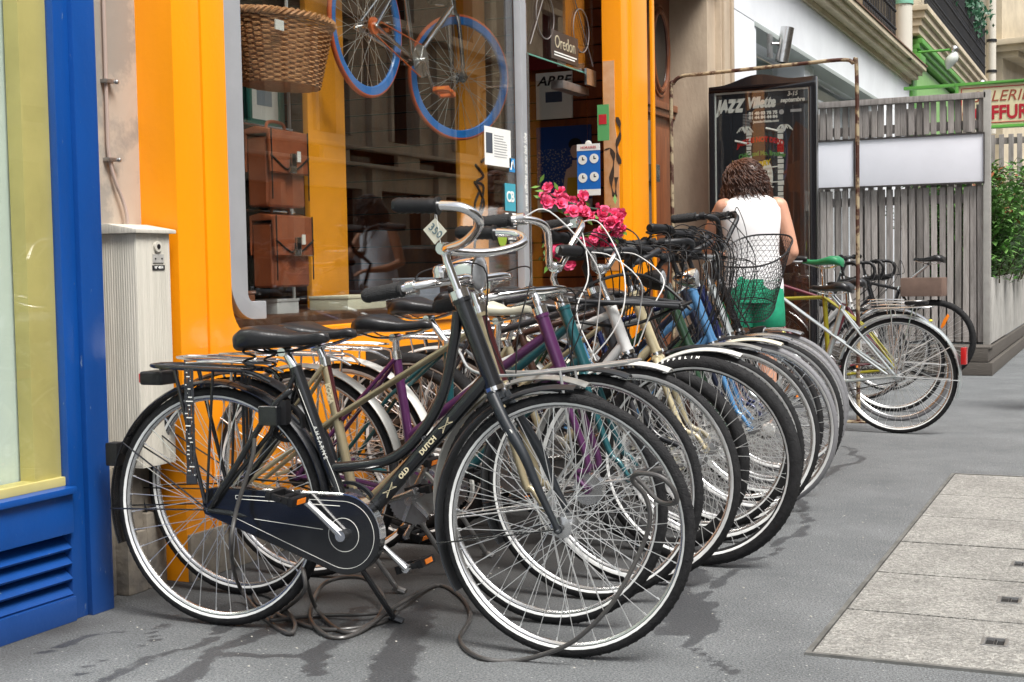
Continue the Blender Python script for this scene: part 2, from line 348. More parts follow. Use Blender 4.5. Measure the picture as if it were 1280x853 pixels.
# ------------------------------------------------------------ exposed aggregate utility slabs
AGG = mat('exposed_aggregate', (.30, .285, .25), .85, bump=1., bscale=140); n, L, b = extra(AGG); tc = n.nodes.new('ShaderNodeTexCoord')
v1 = n.nodes.new('ShaderNodeTexVoronoi'); v1.inputs['Scale'].default_value = 125; L.new(tc.outputs['Object'], v1.inputs['Vector'])
r = n.nodes.new('ShaderNodeValToRGB'); el = r.color_ramp.elements; el[0].position = 0; el[0].color = (.19, .185, .172, 1); el[1].position = 1; el[1].color = (.40, .39, .365, 1)
e = el.new(.4); e.color = (.26, .255, .24, 1); e = el.new(.75); e.color = (.33, .325, .30, 1)
sx = n.nodes.new('ShaderNodeSeparateColor'); L.new(v1.outputs['Color'], sx.inputs[0]); L.new(sx.outputs[0], r.inputs[0])
nz = noise(3.5, 8, .65); rz_ = ramp(nz.outputs[0], .32, (.70, .70, .70), .62, (1.06, 1.06, 1.06)); xx = mixc(None, r.outputs[0], rz_.outputs[0], 'MULTIPLY', 1.); L.new(xx.outputs[2], b.inputs['Base Color'])
cov = thing('utility_cover', 'steel framed row of speckled aggregate slabs set in the pavement at lower right', 'pavement cover', (2.7, 2.3, 0))
GALV = mat('worn_galvanised_steel', (.20, .20, .19), .55, .6, var=.3, vscale=12)
fr = MB(); ys = [.734, 1.22, 1.74, 2.26, 2.80, 3.34, 3.956]; X0, X1 = 2.095, 3.32
holed(fr, (X0-.014, ys[0]-.014, X1+.014, ys[-1]+.014), (X0, ys[0], X1, ys[-1]), -.02, .0075, 'z' if False else 'x')
fr = MB()
for (a, c2) in (((X0-.014, ys[0]-.014), (X0, ys[-1]+.014)), ((X1, ys[0]-.014), (X1+.014, ys[-1]+.014)), ((X0, ys[0]-.014), (X1, ys[0])), ((X0, ys[-1]), (X1, ys[-1]+.014))):
    fr.box((a[0], a[1], -.02), (c2[0], c2[1], .0075))
part('frame', fr, GALV, cov)
part('joint_bed', MB().box((X0, ys[0], -.02), (X1, ys[-1], .0008)), mat('joint_dirt', (.02, .018, .016), .95), cov)
for k in range(6):
    a, c = ys[k]+.006, ys[k+1]-.006; mb = MB(); hx, hy = 2.53, a+.26 if k < 4 else a+.2
    dz = random.uniform(-.0008, .0008)
    if k < 4:
        w, h = .034, .040
        for bx in (((X0+.004, a), (hx-w, c)), ((hx+w, a), (X1-.004, c)), ((hx-w, a), (hx+w, hy-h)), ((hx-w, hy+h), (hx+w, c))):
            mb.box((bx[0][0], bx[0][1], -.01), (bx[1][0], bx[1][1], .0062+dz))
        s = part('slab', mb, AGG, cov)
        hm = MB()
        for bx in (((hx-w, hy-h), (hx-w+.010, hy+h)), ((hx+w-.010, hy-h), (hx+w, hy+h)), ((hx-w+.007, hy-h), (hx+w-.007, hy-h+.006)), ((hx-w+.007, hy+h-.006), (hx+w-.007, hy+h))):
            hm.box((bx[0][0], bx[0][1], -.01), (bx[1][0], bx[1][1], .0082))
        hm.box((hx-w+.007, hy-h+.006, -.012), (hx+w-.007, hy+h-.006, .0011), 1)
        hm.box((hx-.004, hy-h+.006, -.002), (hx+.005, hy+h-.006, .0045), 1)
        part('lifting_hole', hm, [ALUD, mat('hole_dark', (.006, .006, .006), .9)], s, bevel=.001)
    else:
        mb.box((X0+.004, a, -.01), (X1-.004, c, .0062+dz)); part('slab', mb, AGG, cov)
# ============================================================ BLUE SHOPFRONT (left)
bl = thing('blue_shopfront', 'bright blue painted shopfront with louvred base and pale blanked window at far left', 'shopfront', (0, -.3, 0))
Y0 = -4.5
part('post', MB().box((-.16, .372, 0), (.0, .468, 3.4)).box((-.16, .31, 0), (-.018, .372, 3.4)), BLUE, bl, bevel=.004)
part('bottom_rail', MB().box((-.16, Y0, 0), (-.004, .31, .075)), BLUE, bl, bevel=.004)
part('middle_rail', MB().box((-.16, Y0, .265), (-.004, .31, .385)).box((-.17, Y0, .385), (.014, .3095, .405)), BLUE, bl, bevel=.005)
part('louvre_backing', MB().box((-.15, Y0, .075), (-.10, .309, .265)), DARKIN, bl)
for k in range(4):
    z = .088+k*.046; M = Matrix.Translation((-.045, 0, z+.014)) @ Euler((0, radians(40), 0)).to_matrix().to_4x4()
    part('louvre_slat', MB().box((-.038, Y0, -.005), (.038, .3085, .005), M=M), BLUE, bl, bevel=.002)
part('fascia', MB().box((-.16, Y0, 2.9), (.02, .31, 3.4)), BLUE, bl, bevel=.005)
fr = part('window_frame', MB().box((-.10, .2, .42), (-.045, .3095, 2.9)).box((-.10, Y0, .405), (-.03, .3095, .432)), mat('olive_cream_frame', (.50, .43, .16), .5, var=.08), bl, bevel=.003)
BLN = mat('blanked_window_board', (.52, .60, .56), .6, var=.05, vscale=1.2)
part('blank_board', MB().box((-.13, Y0, .40), (-.11, .3, 2.95)), BLN, bl)
part('pane', MB().box((-.042, Y0, .432), (-.038, .309, 2.9)), GLASSB, bl)
# ============================================================ WALL, CONDUIT, CABINET
wl = thing('stone_wall', 'narrow strip of peeling grey-beige render between the blue and orange shopfronts', 'wall', (-.3, .68, 0))
part('render', MB().box((-.6, .469, .42), (-.15, .86, 6)), STONEW, wl, bevel=.01)
bs = MB()
for (y0, y1, z0, z1, x) in ((.469, .60, 0, .415, -.10), (.602, .70, 0, .2, -.055), (.602, .70, .203, .415, -.07), (.703, .80, 0, .25, -.06), (.703, .80, .253, .415, -.085), (.802, .86, 0, .415, -.12)): part('base_stone', MB().box((-.6, y0, z0), (x, y1, z1)), STONEB, wl, bevel=.012)
cd = thing('conduit_pipe', 'thin beige painted conduit running down the wall into the grey cabinet', 'pipe', (-.13, .67, 1.2))
part('pipe', MB().tube(cr([(-.138, .672, 6), (-.138, .672, 2.6), (-.138, .670, 1.9), (-.138, .668, 1.55), (-.138, .670, 1.42), (-.135, .690, 1.34), (-.13, .722, 1.27), (-.125, .733, 1.22), (-.125, .735, 1.165)], 5), .0062, 8), mat('beige_paint', (.40, .31, .27), .6), cd)
for z in (1.40, 1.65, 2.1): part('pipe_clip', MB().box((-.15, .655, z-.006), (-.125, .70, z+.006)).ball((-.124, .703, z), .008, 8, 5), ALUD, cd, bevel=.001)
CAB = mat('ribbed_grey_cabinet', (.60, .57, .50), .75, c2=(.47, .45, .39), vscale=4, stretch=(12, 12, .35), bump=.35, bscale=14)
cb = thing('utility_cabinet', 'tall narrow off-white electrical cabinet fixed between blue and orange shopfronts', 'cabinet', (-.075, .70, .41))
part('body', MB().box((-.15, .622, .412), (.0, .787, 1.160)), CAB, cb, bevel=.004)
gr = MB()
for k in range(19): gr.box((.0, .627+k*.0083, .42), (.0004, .630+k*.0083, 1.15))
for k in range(16): gr.box((-.148+k*.0093, .6210, .42), (-.1445+k*.0093, .622, 1.15))
part('ribs', gr, CAB, cb)
part('lid', MB().prism([(-.15, 1.160), (.016, 1.160), (.016, 1.172), (-.10, 1.192), (-.15, 1.192)], .606, .803), CAB, cb, bevel=.003)
lk = part('lock', MB().cyl((0, .722, 1.118), (.008, .722, 1.118), .017, 20).cyl((.008, .722, 1.118), (.010, .722, 1.118), .008, 14, 1), [CAB, BLACKP], cb)
part('maker_plate', MB().box((0, .700, 1.066), (.0035, .752, 1.093)).cyl((.0035, .71, 1.079), (.005, .71, 1.079), .003, 8, 1).cyl((.0035, .742, 1.079), (.005, .742, 1.079), .003, 8, 1), [CONC, BLACKP], cb)
np_ = part('number_plate', MB().box((0, .697, 1.043), (.003, .756, 1.058)), INK, cb)
text('lettering', 'N° 4014', .012, frame_posX((.0032, .7265, 1.050)), PAPER, np_, bold=.0002)
# ============================================================ ORANGE SHOPFRONT
og = thing('orange_shopfront', 'bright orange bicycle shop front with rounded display window, glass door and orange pilasters', 'shopfront', (0, 3.2, 0))
def arc(cy, cz, r, a0, a1, n=8): return [(cy+r*cos(radians(a0+(a1-a0)*i/n)), cz+r*sin(radians(a0+(a1-a0)*i/n))) for i in range(n+1)]
part('left_pilaster', MB().box((-.4, .832, 0), (.0, .975, 3.1)).box((-.4, .975, 0), (-.012, .99, 3.1)), ORANGE, og, bevel=.004)
poly = [(.99, 0), (3.64, 0), (3.64, .80)]+arc(1.25, .93, .13, 270, 180, 8)+[(1.12, 3.1), (.99, 3.1)]
part('window_surround', MB().prism(poly, -.12, -.002, 'x'), ORANGE, og, bevel=.003)
part('kick_panel', MB().box((-.002, 1.30, .34), (.010, 1.86, .68)), ORANGE, og, bevel=.005)
part('plinth', MB().box((-.002, .832, 0), (.016, 3.64, .16)), STONEB, og, bevel=.008)
gl_ = part('shade_panel', MB().box((-.002, 2.02, .20), (.004, 3.5, .70)), DARKIN, og)  # dark slatted panel added for the gloom behind the bicycles
for k in range(9): part('shade_panel_slat', MB().box((.004, 2.02, .215+k*.053), (.018, 3.5, .235+k*.053)), mat('shade_brown', (.06, .03, .015), .6), gl_)
part('sill_ledge', MB().box((-.12, 1.32, .80), (.012, 3.64, .815)), ORANGE, og, bevel=.003)
part('window_reveal', MB().prism([(3.64, .815), (3.64, .83), (1.26, .83)]+arc(1.27, .95, .12, 270, 180)+[(1.15, 3.1), (1.122, 3.1)]+arc(1.262, .945, .14, 180, 270, 8), -.12, -.06, 'x'), mat('brown_reveal', (.12, .06, .03), .7), og)
fp = [(1.14, 3.1)]+arc(1.28, 1.00, .14, 180, 270, 8)+[(1.35, .86), (1.35, .925)]+arc(1.27, .955, .03, 270, 180, 5)+[(1.24, 3.1)]
part('silver_window_frame', MB().prism(fp, -.055, -.018, 'x'), SILVERF, og, bevel=.004)
part('pane', MB().box((-.048, 1.241, .83), (-.043, 3.64, 3.1)), GLASS, og)
post = part('door_post', MB().box((-.04, 3.645, 0), (.0, 3.71, 3.1)), SILVERF, og, bevel=.004)
text('lettering', 'u vous offrons une ou bab lube', .052, frame_posX((.0005, 3.678, 1.52)) @ Matrix.Rotation(pi/2, 4, 'Z'), PAPER, post, shear=.3, sx=.62, bold=.001)
part('fascia', MB().box((-.4, .832, 3.1), (.03, 5.82, 4.0)), ORANGE, og, bevel=.006)
part('right_pilaster', MB().box((-.14, 5.36, 0), (.0, 5.66, 3.1)).box((-.14, 5.2, 0), (-.012, 5.36, 3.1)).box((-.02, 5.77, 0), (-.002, 5.82, 3.1)), ORANGE, og, bevel=.004)
part('pilaster_slot', MB().box((-.14, 5.66, 0), (-.05, 5.77, 3.1)), BLACKP, og)
ST = part('bare_patch', MB().prism([(-.135, 1.0), (-.04, 1.0), (-.035, 1.72), (-.06, 1.9), (-.06, 2.3), (-.135, 2.3)], 5.197, 5.2003), mat('faded_pink_paint', (.62, .36, .20), .7, c2=(.5, .2, .05), vscale=6), og)
gf = MB()
for P in ([(-.125, 1.75), (-.09, 1.76), (-.07, 1.68), (-.09, 1.55), (-.065, 1.46), (-.055, 1.58)], [(-.045, 1.95), (-.025, 1.86), (-.05, 1.76), (-.03, 1.66)]):
    gf.loft([[Vector((p.x-w_, 5.1962, p.z)), Vector((p.x+w_, 5.1962, p.z)), Vector((p.x+w_, 5.1956, p.z)), Vector((p.x-w_, 5.1956, p.z))] for p, w_ in [(q_, .009+.007*sin(i_*1.3)) for i_, q_ in enumerate(cr([(a, 0, c) for a, c in P], 4))]])
part('graffiti', gf, mat('graffiti_ink', (.05, .03, .02), .6), og)
tr = part('transom_pane', MB().box((-.205, 4.05, 2.22), (-.197, 5.2, 3.1)), GLASS, og)
part('side_pane', MB().box((-.205, 3.715, .0), (-.197, 4.045, 3.1)), GLASS, og)
part('transom_edge', MB().box((-.206, 4.05, 2.212), (-.196, 5.2, 2.22)), mat('glass_edge_green', (.10, .28, .22), .2), og)
sg = part('name_plate', MB().box((-.194, 4.50, 2.235), (-.188, 4.92, 2.40)), mat('grey_brown_plate', (.05, .04, .035), .4), og)
text('lettering', 'Oredon', .105, frame_posX((-.1865, 4.71, 2.335)), mat('pale_gold', (.45, .40, .28), .5), sg, sx=.95)
for q in range(2): part('lettering', MB().box((-.187, 4.54, 2.272-q*.016), (-.1862, 4.89-q*.03, 2.280-q*.016)), PAPER, sg)
GL2 = mat('etched_line', (.15, .13, .125), .6)
def etched(pts, r=.012, cl=False): return MB().tube([(-.190, y, z) for y, z in pts], r, 5, 0, cl)
part('etched_triangle', etched([(4.2, 2.27), (4.65, 2.92), (5.17, 2.27)], .0035), GL2, og)
for cy in (4.42, 4.98): part('etched_wheel', etched([(cy+.13*cos(t*pi/12), 2.46+.13*sin(t*pi/12)) for t in range(24)], .0035, True), GL2, og)
part('door_clamp', MB().box((-.19, 4.04, 2.20), (-.175, 4.12, 2.48)), ALU, og, bevel=.004)
part('door_clamp', MB().box((-.19, 5.02, 2.14), (-.172, 5.18, 2.24)), ALU, og, bevel=.004)
part('door_closer', MB().box((-.30, 4.75, 2.09), (-.22, 5.18, 2.14)), ALUD, og, bevel=.006)
part('door_stile', MB().cyl((-.16, 4.08, .2), (-.16, 4.08, 2.2), .012, 10), ALU, og)
dr = part('open_door_pane', MB().box((-1.10, 5.13, .02), (-.22, 5.14, 2.2)), GLASS, og)
# ---- shop interior
it = thing('shop_interior', 'dim interior of the bicycle shop seen through its glass', 'room', (-2, 3.2, 0), kind='structure')
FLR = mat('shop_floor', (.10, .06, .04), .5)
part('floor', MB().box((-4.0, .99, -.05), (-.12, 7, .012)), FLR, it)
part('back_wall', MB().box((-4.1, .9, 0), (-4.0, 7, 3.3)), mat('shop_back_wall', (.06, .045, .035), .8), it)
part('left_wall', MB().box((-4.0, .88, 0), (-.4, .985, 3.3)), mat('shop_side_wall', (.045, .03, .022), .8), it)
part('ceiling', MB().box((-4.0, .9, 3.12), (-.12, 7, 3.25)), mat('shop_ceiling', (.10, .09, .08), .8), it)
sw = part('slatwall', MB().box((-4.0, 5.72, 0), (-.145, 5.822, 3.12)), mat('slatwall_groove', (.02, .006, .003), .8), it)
for k in range(26): part('plank', MB().box((-3.0, 5.70, .02+k*.118), (-.145, 5.725, .128+k*.118)), BROWNW, it, bevel=.003)
dk = part('display_deck', MB().box((-1.15, 1.13, .80), (-.13, 3.62, .855)), mat('deck_wood', (.09, .04, .02), .45, var=.3), it, bevel=.004)
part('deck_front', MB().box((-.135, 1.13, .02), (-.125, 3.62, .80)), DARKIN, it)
for (x0, y0, y1, x1) in ((-.62, 2.545, 2.87, -.59), (-.83, 4.52, 4.90, -.80)):
    part('column', MB().box((x0, y0, .855 if y0 < 3 else .012), (x1, y1, 3.12)), mat('interior_orange', (.95, .37, .015), .4, var=.06), it, bevel=.006)
sc = MB()
for P in ([(3.86, 1.50), (3.80, 1.42), (3.86, 1.36), (3.93, 1.44), (3.86, 1.52), (3.80, 1.56)], [(3.82, 1.66), (3.93, 1.60), (3.83, 1.56), (3.93, 1.53), (3.84, 1.33)], [(3.95, 1.70), (3.90, 1.68)], [(3.90, 1.25), (3.80, 1.22), (3.80, 1.15), (3.90, 1.14)]):
    sc.tube([(-.797, p.y+.90, (p.z-1.2)*1.05+1.18) for p in cr([(0, a, c) for a, c in P], 5)], .009, 6)
part('painted_script', sc, INK, it)
part('back_shelf', MB().box((-3.9, 1.1, 1.3), (-3.5, 5.6, 1.34)).box((-3.9, 1.1, 1.8), (-3.5, 5.6, 1.84)).box((-3.9, 1.1, 2.3), (-3.5, 5.6, 2.34)), DARKIN, it)
# things standing on / hanging in the display
def satchel(y, z0, z1, lab):
    t = thing('leather_satchel', lab, 'satchel', (-.36, y, z0), group=None)
    LT = mat('brown_leather', (.34, .095, .038), .38, c2=(.22, .058, .024), vscale=8, coat=.25, bump=.1, bscale=120)
    w = .138; h = z1-z0
    part('body', MB().box((-.42, y-w, z0), (-.32, y+w, z1-.03)), LT, t, bevel=.022, seg=3)
    part('flap', MB().prism([(-.425, z0+h*.45), (-.425, z1), (-.37, z1+.012), (-.305, z1-.004), (-.300, z0+h*.45), (-.31, z0+h*.43), (-.318, z1-.02), (-.415, z1-.02)], y-w-.006, y+w+.006), LT, t, bevel=.006)
    part('trim', MB().tube(cr([(-.300, y-w, z0+h*.66), (-.298, y-.04, z0+h*.50), (-.298, y+.04, z0+h*.50), (-.300, y+w, z0+h*.66)], 5), .004, 6).tube([(-.300, y-w+.005, z0+.03), (-.300, y-w+.005, z1)], .003, 6).tube([(-.300, y+w-.005, z0+.03), (-.300, y+w-.005, z1)], .003, 6), BLACKP, t)
    part('buckle', MB().box((-.302, y-.026, z0+h*.44), (-.286, y+.026, z0+h*.62)).box((-.29, y-.018, z0+h*.52), (-.280, y+.018, z0+h*.70), 1), [CHROME, BLACKP], t, bevel=.003)
    part('handle', MB().tube(cr([(-.37, y-.07, z1), (-.37, y-.05, z1+.035), (-.37, y+.05, z1+.035), (-.37, y+.07, z1)], 5), .007, 7), LT, t)
    part('price_tag', MB().box((-.30, y+.05, z0+h*.60), (-.297, y+.075, z0+h*.74)), PAPER, t)
satchel(1.955, 1.295, 1.61, 'upper brown leather satchel hanging in the display window under the wicker basket')
satchel(1.975, .965, 1.26, 'lower brown leather satchel standing at the bottom of the display window')
rod = thing('display_rod', 'slim white vertical rod carrying the satchels inside the display window', 'rod', (-.45, 1.98, 1.6))
part('rod', MB().cyl((-.45, 2.18, .86), (-.45, 2.18, 3.1), .008, 8), WHITEP, rod)
part('crossbar', MB().cyl((-.45, 1.75, 1.64), (-.45, 2.2, 1.64), .005, 8).cyl((-.45, 1.75, 1.285), (-.45, 2.2, 1.285), .005, 8), ALU, rod)
# wicker basket: stakes and weavers
bk = thing('wicker_basket', 'brown wicker handlebar basket with braided rim hanging at the top of the shop window', 'basket', (-.35, 2.02, 1.82))
WIC = mat('wicker', (.62, .31, .13), .6, c2=(.42, .18, .07), vscale=60, bump=.2)
def bring(k, z, off=0., zz=0.):
    f = (z-1.80)/.26; a, c = .21+.085*f, .13+.045*f; P = []
    N = 72
    for i in range(N):
        t = 2*pi*i/N; rr = 1+off*(1 if ((i//2+k) % 2) else -1)
        P.append((-.38+c*rr*cos(t), 2.02+a*rr*sin(t), z+.15*(a*sin(t))*.0+zz))
    return P
wv = MB()
for k in range(26): wv.tube(bring(k, 1.805+k*.0098, .028), .0052, 5, 0, True)
part('weave', wv, WIC, bk, kind='stuff')
rm = MB()
for j in range(3):
    P = [];
    for i in range(108):
        t = 2*pi*i/108; a, c = .302, .182; P.append((-.38+(c+.010*cos(18*t+j*2.09))*cos(t), 2.02+(a+.010*cos(18*t+j*2.09))*sin(t), 2.072+.011*sin(18*t+j*2.09)))
    rm.tube(P, .008, 5, 0, True)
part('braided_rim', rm, WIC, bk)
part('base', MB().loft([[(-.38+.13*q*cos(2*pi*i/24), 2.02+.21*q*sin(2*pi*i/24), z) for i in range(24)] for q, z in ((1, 1.80), (1, 1.806))]), WIC, bk)
part('handle', MB().tube(cr([(-.38, 1.74, 2.07), (-.42, 1.75, 2.13), (-.50, 1.78, 2.14), (-.55, 1.80, 2.08)], 5), .014, 7), WIC, bk)
part('price_tag', MB().box((-.235, 1.77, 1.99), (-.23, 1.83, 2.03)), PAPER, bk)
pc = thing('framed_picture', 'small green framed picture on the left wall inside the shop window', 'picture', (-.8, 2.52, 1.82))
part('frame', holed(MB(), (2.37, 1.70, 2.67, 1.94), (2.41, 1.73, 2.63, 1.91), -.82, -.80), mat('green_frame', (.03, .16, .13), .4), pc, bevel=.004)
part('print', MB().box((-.815, 2.41, 1.73), (-.81, 2.63, 1.91)).box((-.81, 2.46, 1.80), (-.809, 2.58, 1.87), 1), [PAPER, mat('print_grey', (.25, .3, .35), .7)], pc)
for i, (y, z0, w, h, d, c, lab) in enumerate(((2.55, .855, .34, .05, .2, (.75, .72, .55), 'cream cardboard box lying on the display deck beside the orange column'), (1.62, .855, .12, .09, .2, (.20, .07, .03), 'small brown box on the display deck under the lower satchel'), (3.25, .855, .22, .12, .15, (.30, .33, .40), 'blue-grey box on the display deck near the door post'), (2.0, .855, .16, .05, .14, (.6, .6, .6), 'white boxed lamp on the display deck below the satchels'))):
    t = thing('display_box', lab, 'box', (-.45, y, z0)); B = mat('box_card_%d' % i, c, .7, var=.1)
    part('carton', MB().box((-.5, y-w/2, z0), (-.5+d, y+w/2, z0+h)), B, t, bevel=.003); part('lid', MB().box((-.503, y-w/2-.003, z0+h), (-.497+d, y+w/2+.003, z0+h+.012)), B, t, bevel=.002)
# stickers and notices
def sheet(name, lab, cat, y0, y1, z0, z1, m, x=-.040, dx=.0012):
    t = thing(name, lab, cat, (x, (y0+y1)/2, z0)); o = part('sheet', MB().box((x, y0, z0), (x+dx, y1, z1)), m, t); return t, o
t, o = sheet('paper_notice', 'white printed notice with a photo taped inside the glass right of the hanging bicycle', 'notice', 3.27, 3.58, 1.54, 1.73, PAPER)
part('print', MB().box((-.0385, 3.285, 1.60), (-.0380, 3.36, 1.70)), mat('dark_photo', (.06, .07, .09), .6), t)
pl = MB()
for k in range(9): pl.box((-.0385, 3.38, 1.69-k*.013), (-.0380, 3.54-random.random()*.05, 1.694-k*.013))
part('print_lines', pl, mat('print_grey2', (.35, .35, .36), .7), t)
SB = mat('sticker_blue', (.02, .24, .55), .4); ST_ = mat('sticker_teal', (.05, .33, .42), .4)
t, o = sheet('payment_sticker', 'teal payment card sticker below the white notice', 'sticker', 3.50, 3.63, 1.32, 1.46, ST_); text('lettering', 'CB', .075, frame_posX((-.0382, 3.565, 1.39)), PAPER, t, bold=.002)
t, o = sheet('small_blue_sticker', 'small bright blue square sticker above the teal payment sticker', 'sticker', 3.56, 3.63, 1.52, 1.59, SB); part('mark', etched([(3.575, 1.53), (3.59, 1.57), (3.615, 1.54), (3.60, 1.58)], .004), PAPER, t).location.x = .152
t, o = sheet('cards_sticker', 'white sticker showing blue and red card logos low on the glass by the door', 'sticker', 3.50, 3.63, 1.24, 1.31, PAPER)
part('red_card', MB().box((-.0385, 3.515, 1.255), (-.038, 3.56, 1.295)), mat('card_red', (.5, .02, .03), .5), t); part('blue_card', MB().box((-.0385, 3.57, 1.255), (-.038, 3.615, 1.295)), SB, t)
t = thing('lime_sticker', 'round lime green sticker low on the glass beside the door post', 'sticker', (-.04, 3.46, 1.2)); part('sheet', MB().cyl((-.0405, 3.46, 1.19), (-.039, 3.46, 1.19), .055, 24), mat('lime', (.25, .36, .03), .5), t)
t, o = sheet('black_tag_sticker', 'black tag shaped sticker with small white writing beside the lime sticker', 'sticker', 3.53, 3.62, 1.10, 1.20, INK); text('lettering', 'Ouvert de\n10 h à\n19 h', .024, frame_posX((-.0385, 3.575, 1.155)), PAPER, t)
pw = thing('fashion_poster', 'poster of a woman in yellow dress over a night city on the shop wall', 'poster', (-.6, 5.69, 1.4))
NC = mat('night_city_print', (.010, .03, .13), .4); n, L, b = extra(NC); tc = n.nodes.new('ShaderNodeTexCoord')
vv = n.nodes.new('ShaderNodeTexVoronoi'); vv.inputs['Scale'].default_value = 70; L.new(tc.outputs['Object'], vv.inputs['Vector'])
spz = n.nodes.new('ShaderNodeSeparateXYZ'); L.new(tc.outputs['Object'], spz.inputs[0]); gz = n.nodes.new('ShaderNodeMath'); gz.operation = 'LESS_THAN'; gz.inputs[1].default_value = .42; L.new(spz.outputs[2], gz.inputs[0])
rv = ramp(vv.outputs['Distance'], .12, (1, 1, 1), .45, (0, 0, 0)); gm = n.nodes.new('ShaderNodeMath'); gm.operation = 'MULTIPLY'; L.new(rv.outputs[0], gm.inputs[0]); L.new(gz.outputs[0], gm.inputs[1])
cc = mixc(gm.outputs[0], (.012, .05, .22), (.42, .36, .30)); L.new(cc.outputs[2], b.inputs['Base Color'])
part('sheet', MB().box((-.80, 5.682, 1.48), (-.405, 5.69, 1.97)), NC, pw)
part('pale_band', MB().box((-.80, 5.680, 1.40), (-.405, 5.689, 1.479)), mat('band_grey', (.35, .36, .38), .6), pw)
SK = mat('printed_skin', (.62, .42, .33), .6)
fig = MB(); fig.prism([(-.62, 1.48), (-.60, 1.62), (-.585, 1.68), (-.545, 1.70), (-.54, 1.74), (-.505, 1.74), (-.50, 1.70), (-.46, 1.68), (-.445, 1.60), (-.44, 1.48)], 5.6795, 5.682)
part('printed_figure', fig, SK, pw); part('printed_face', MB().ball((-.522, 5.679, 1.80), .04, 14, 8, 0, (.8, .04, 1.2)), SK, pw)
part('printed_hair', MB().ball((-.520, 5.6800, 1.845), .048, 14, 8, 0, (1, .04, .85)), INK, pw); part('printed_dress', MB().prism([(-.59, 1.48), (-.575, 1.625), (-.47, 1.625), (-.455, 1.48)], 5.6775, 5.679), mat('printed_yellow', (.55, .33, .02), .6), pw)
tb = thing('cloth_poster', 'white cloth bag printed with black letters hanging high inside the shop doorway', 'bag', (-.65, 5.69, 2.05))
part('cloth', MB().box((-.79, 5.66, 2.02), (-.53, 5.68, 2.33)), PAPER, tb, bevel=.004); text('lettering', 'ARBF', .085, frame_negY((-.66, 5.657, 2.27)), INK, tb, bold=.002, sx=1.2, shear=.25)
part('printed_bicycle', MB().box((-.72, 5.6585, 2.13), (-.60, 5.6595, 2.20)), mat('print_navy', (.06, .08, .14), .7), tb)
rd = thing('red_banner', 'dark red hanging banner above the cloth bag inside the shop', 'banner', (-.6, 5.6, 2.4)); part('cloth', MB().box((-.95, 5.64, 2.35), (-.50, 5.65, 2.9)).box((-.62, 5.636, 2.36), (-.56, 5.64, 2.5), 1), [mat('dark_red', (.16, .006, .008), .6), PAPER], rd)
ho = thing('hours_sign', 'blue card with four white numbered circles hung at the shop doorway', 'sign', (-.155, 4.99, 1.47))
part('card', MB().box((-.232, 4.985, 1.50), (-.083, 4.990, 1.735)), mat('card_blue', (.015, .14, .50), .4), ho); part('footer', MB().box((-.232, 4.984, 1.462), (-.083, 4.990, 1.4995)), PAPER, ho); part('header', MB().box((-.232, 4.984, 1.735), (-.083, 4.990, 1.775)).ball((-.157, 4.987, 1.775), .022, 14, 6, 0, (1, .1, 1)), PAPER, ho)
text('lettering', 'HORAIRES', .022, frame_negY((-.157, 4.9835, 1.753)), mat('card_red', (.5, .02, .03), .5), ho)
for i, (x, z) in enumerate(((-.195, 1.68), (-.12, 1.685), (-.195, 1.57), (-.12, 1.575))):
    d = part('dial', MB().cyl((x, 4.9845, z), (x, 4.983, z), .029, 20).box((x-.004, 4.9825, z-.004), (x+.003, 4.983, z+.016), 1).box((x-.003, 4.9825, z-.004), (x+.012, 4.983, z+.003), 1), [PAPER, INK], ho)
gs = thing('green_sticker', 'green and pink sticker on the edge of the open glass door', 'sticker', (-.1, 5.1, 1.9)); part('sheet', MB().box((-.135, 5.09, 1.80), (-.06, 5.095, 2.02)).box((-.125, 5.088, 1.90), (-.075, 5.09, 1.96), 1), [mat('leaf_green', (.10, .35, .12), .5), mat('card_red', (.5, .02, .03), .5)], gs)
# ============================================================ PORTAL WITH CARVED DOOR
po = thing('stone_portal', 'beige stone doorway with carved brown wooden door and oval window right of the orange shop', 'doorway', (0, 6.8, 0))
part('reveal_left', MB().box((-.5, 5.83, 0), (-.21, 5.92, 3.05)), STONEP, po, bevel=.004)
part('pier', MB().box((-.5, 7.42, 0), (.0, 7.745, 3.6)).box((-.5, 7.20, 0), (-.045, 7.42, 3.05)), STONEP, po, bevel=.006)
part('lintel', MB().box((-.5, 5.83, 3.052), (-.047, 7.42, 3.6)).box((-.047, 5.83, 3.14), (.02, 7.42, 3.3)), STONEP, po, bevel=.008)
part('moulding', MB().box((-.0, 7.44, .3), (.022, 7.50, 3.5)).box((-.0, 7.68, 0), (.018, 7.745, 3.5)), STONEP, po, bevel=.006)
dl = part('door_leaf', MB().box((-.42, 5.92, 0), (-.34, 7.20, 3.05)), DOORW, po)
def el(cy, cz, a, c, r, x, N=36): return MB().tube([(x, cy+a*cos(2*pi*i/N), cz+c*sin(2*pi*i/N)) for i in range(N)], r, 8, 0, True)
part('oval_window', MB().loft([[(x, 6.95+.17*cos(2*pi*i/32), 2.62+.27*sin(2*pi*i/32)) for i in range(32)] for x in (-.34, -.332)]), mat('dark_glass', (.01, .01, .012), .08), dl)
part('oval_frame', el(6.95, 2.62, .185, .29, .022, -.335), DOORW, dl); part('oval_outer_frame', el(6.95, 2.62, .225, .335, .012, -.338), DOORW, dl)
part('door_cornice', MB().box((-.34, 5.92, 2.18), (-.28, 7.2, 2.23)).box((-.34, 5.92, 2.13), (-.30, 7.2, 2.18)), DOORW, dl, bevel=.008)
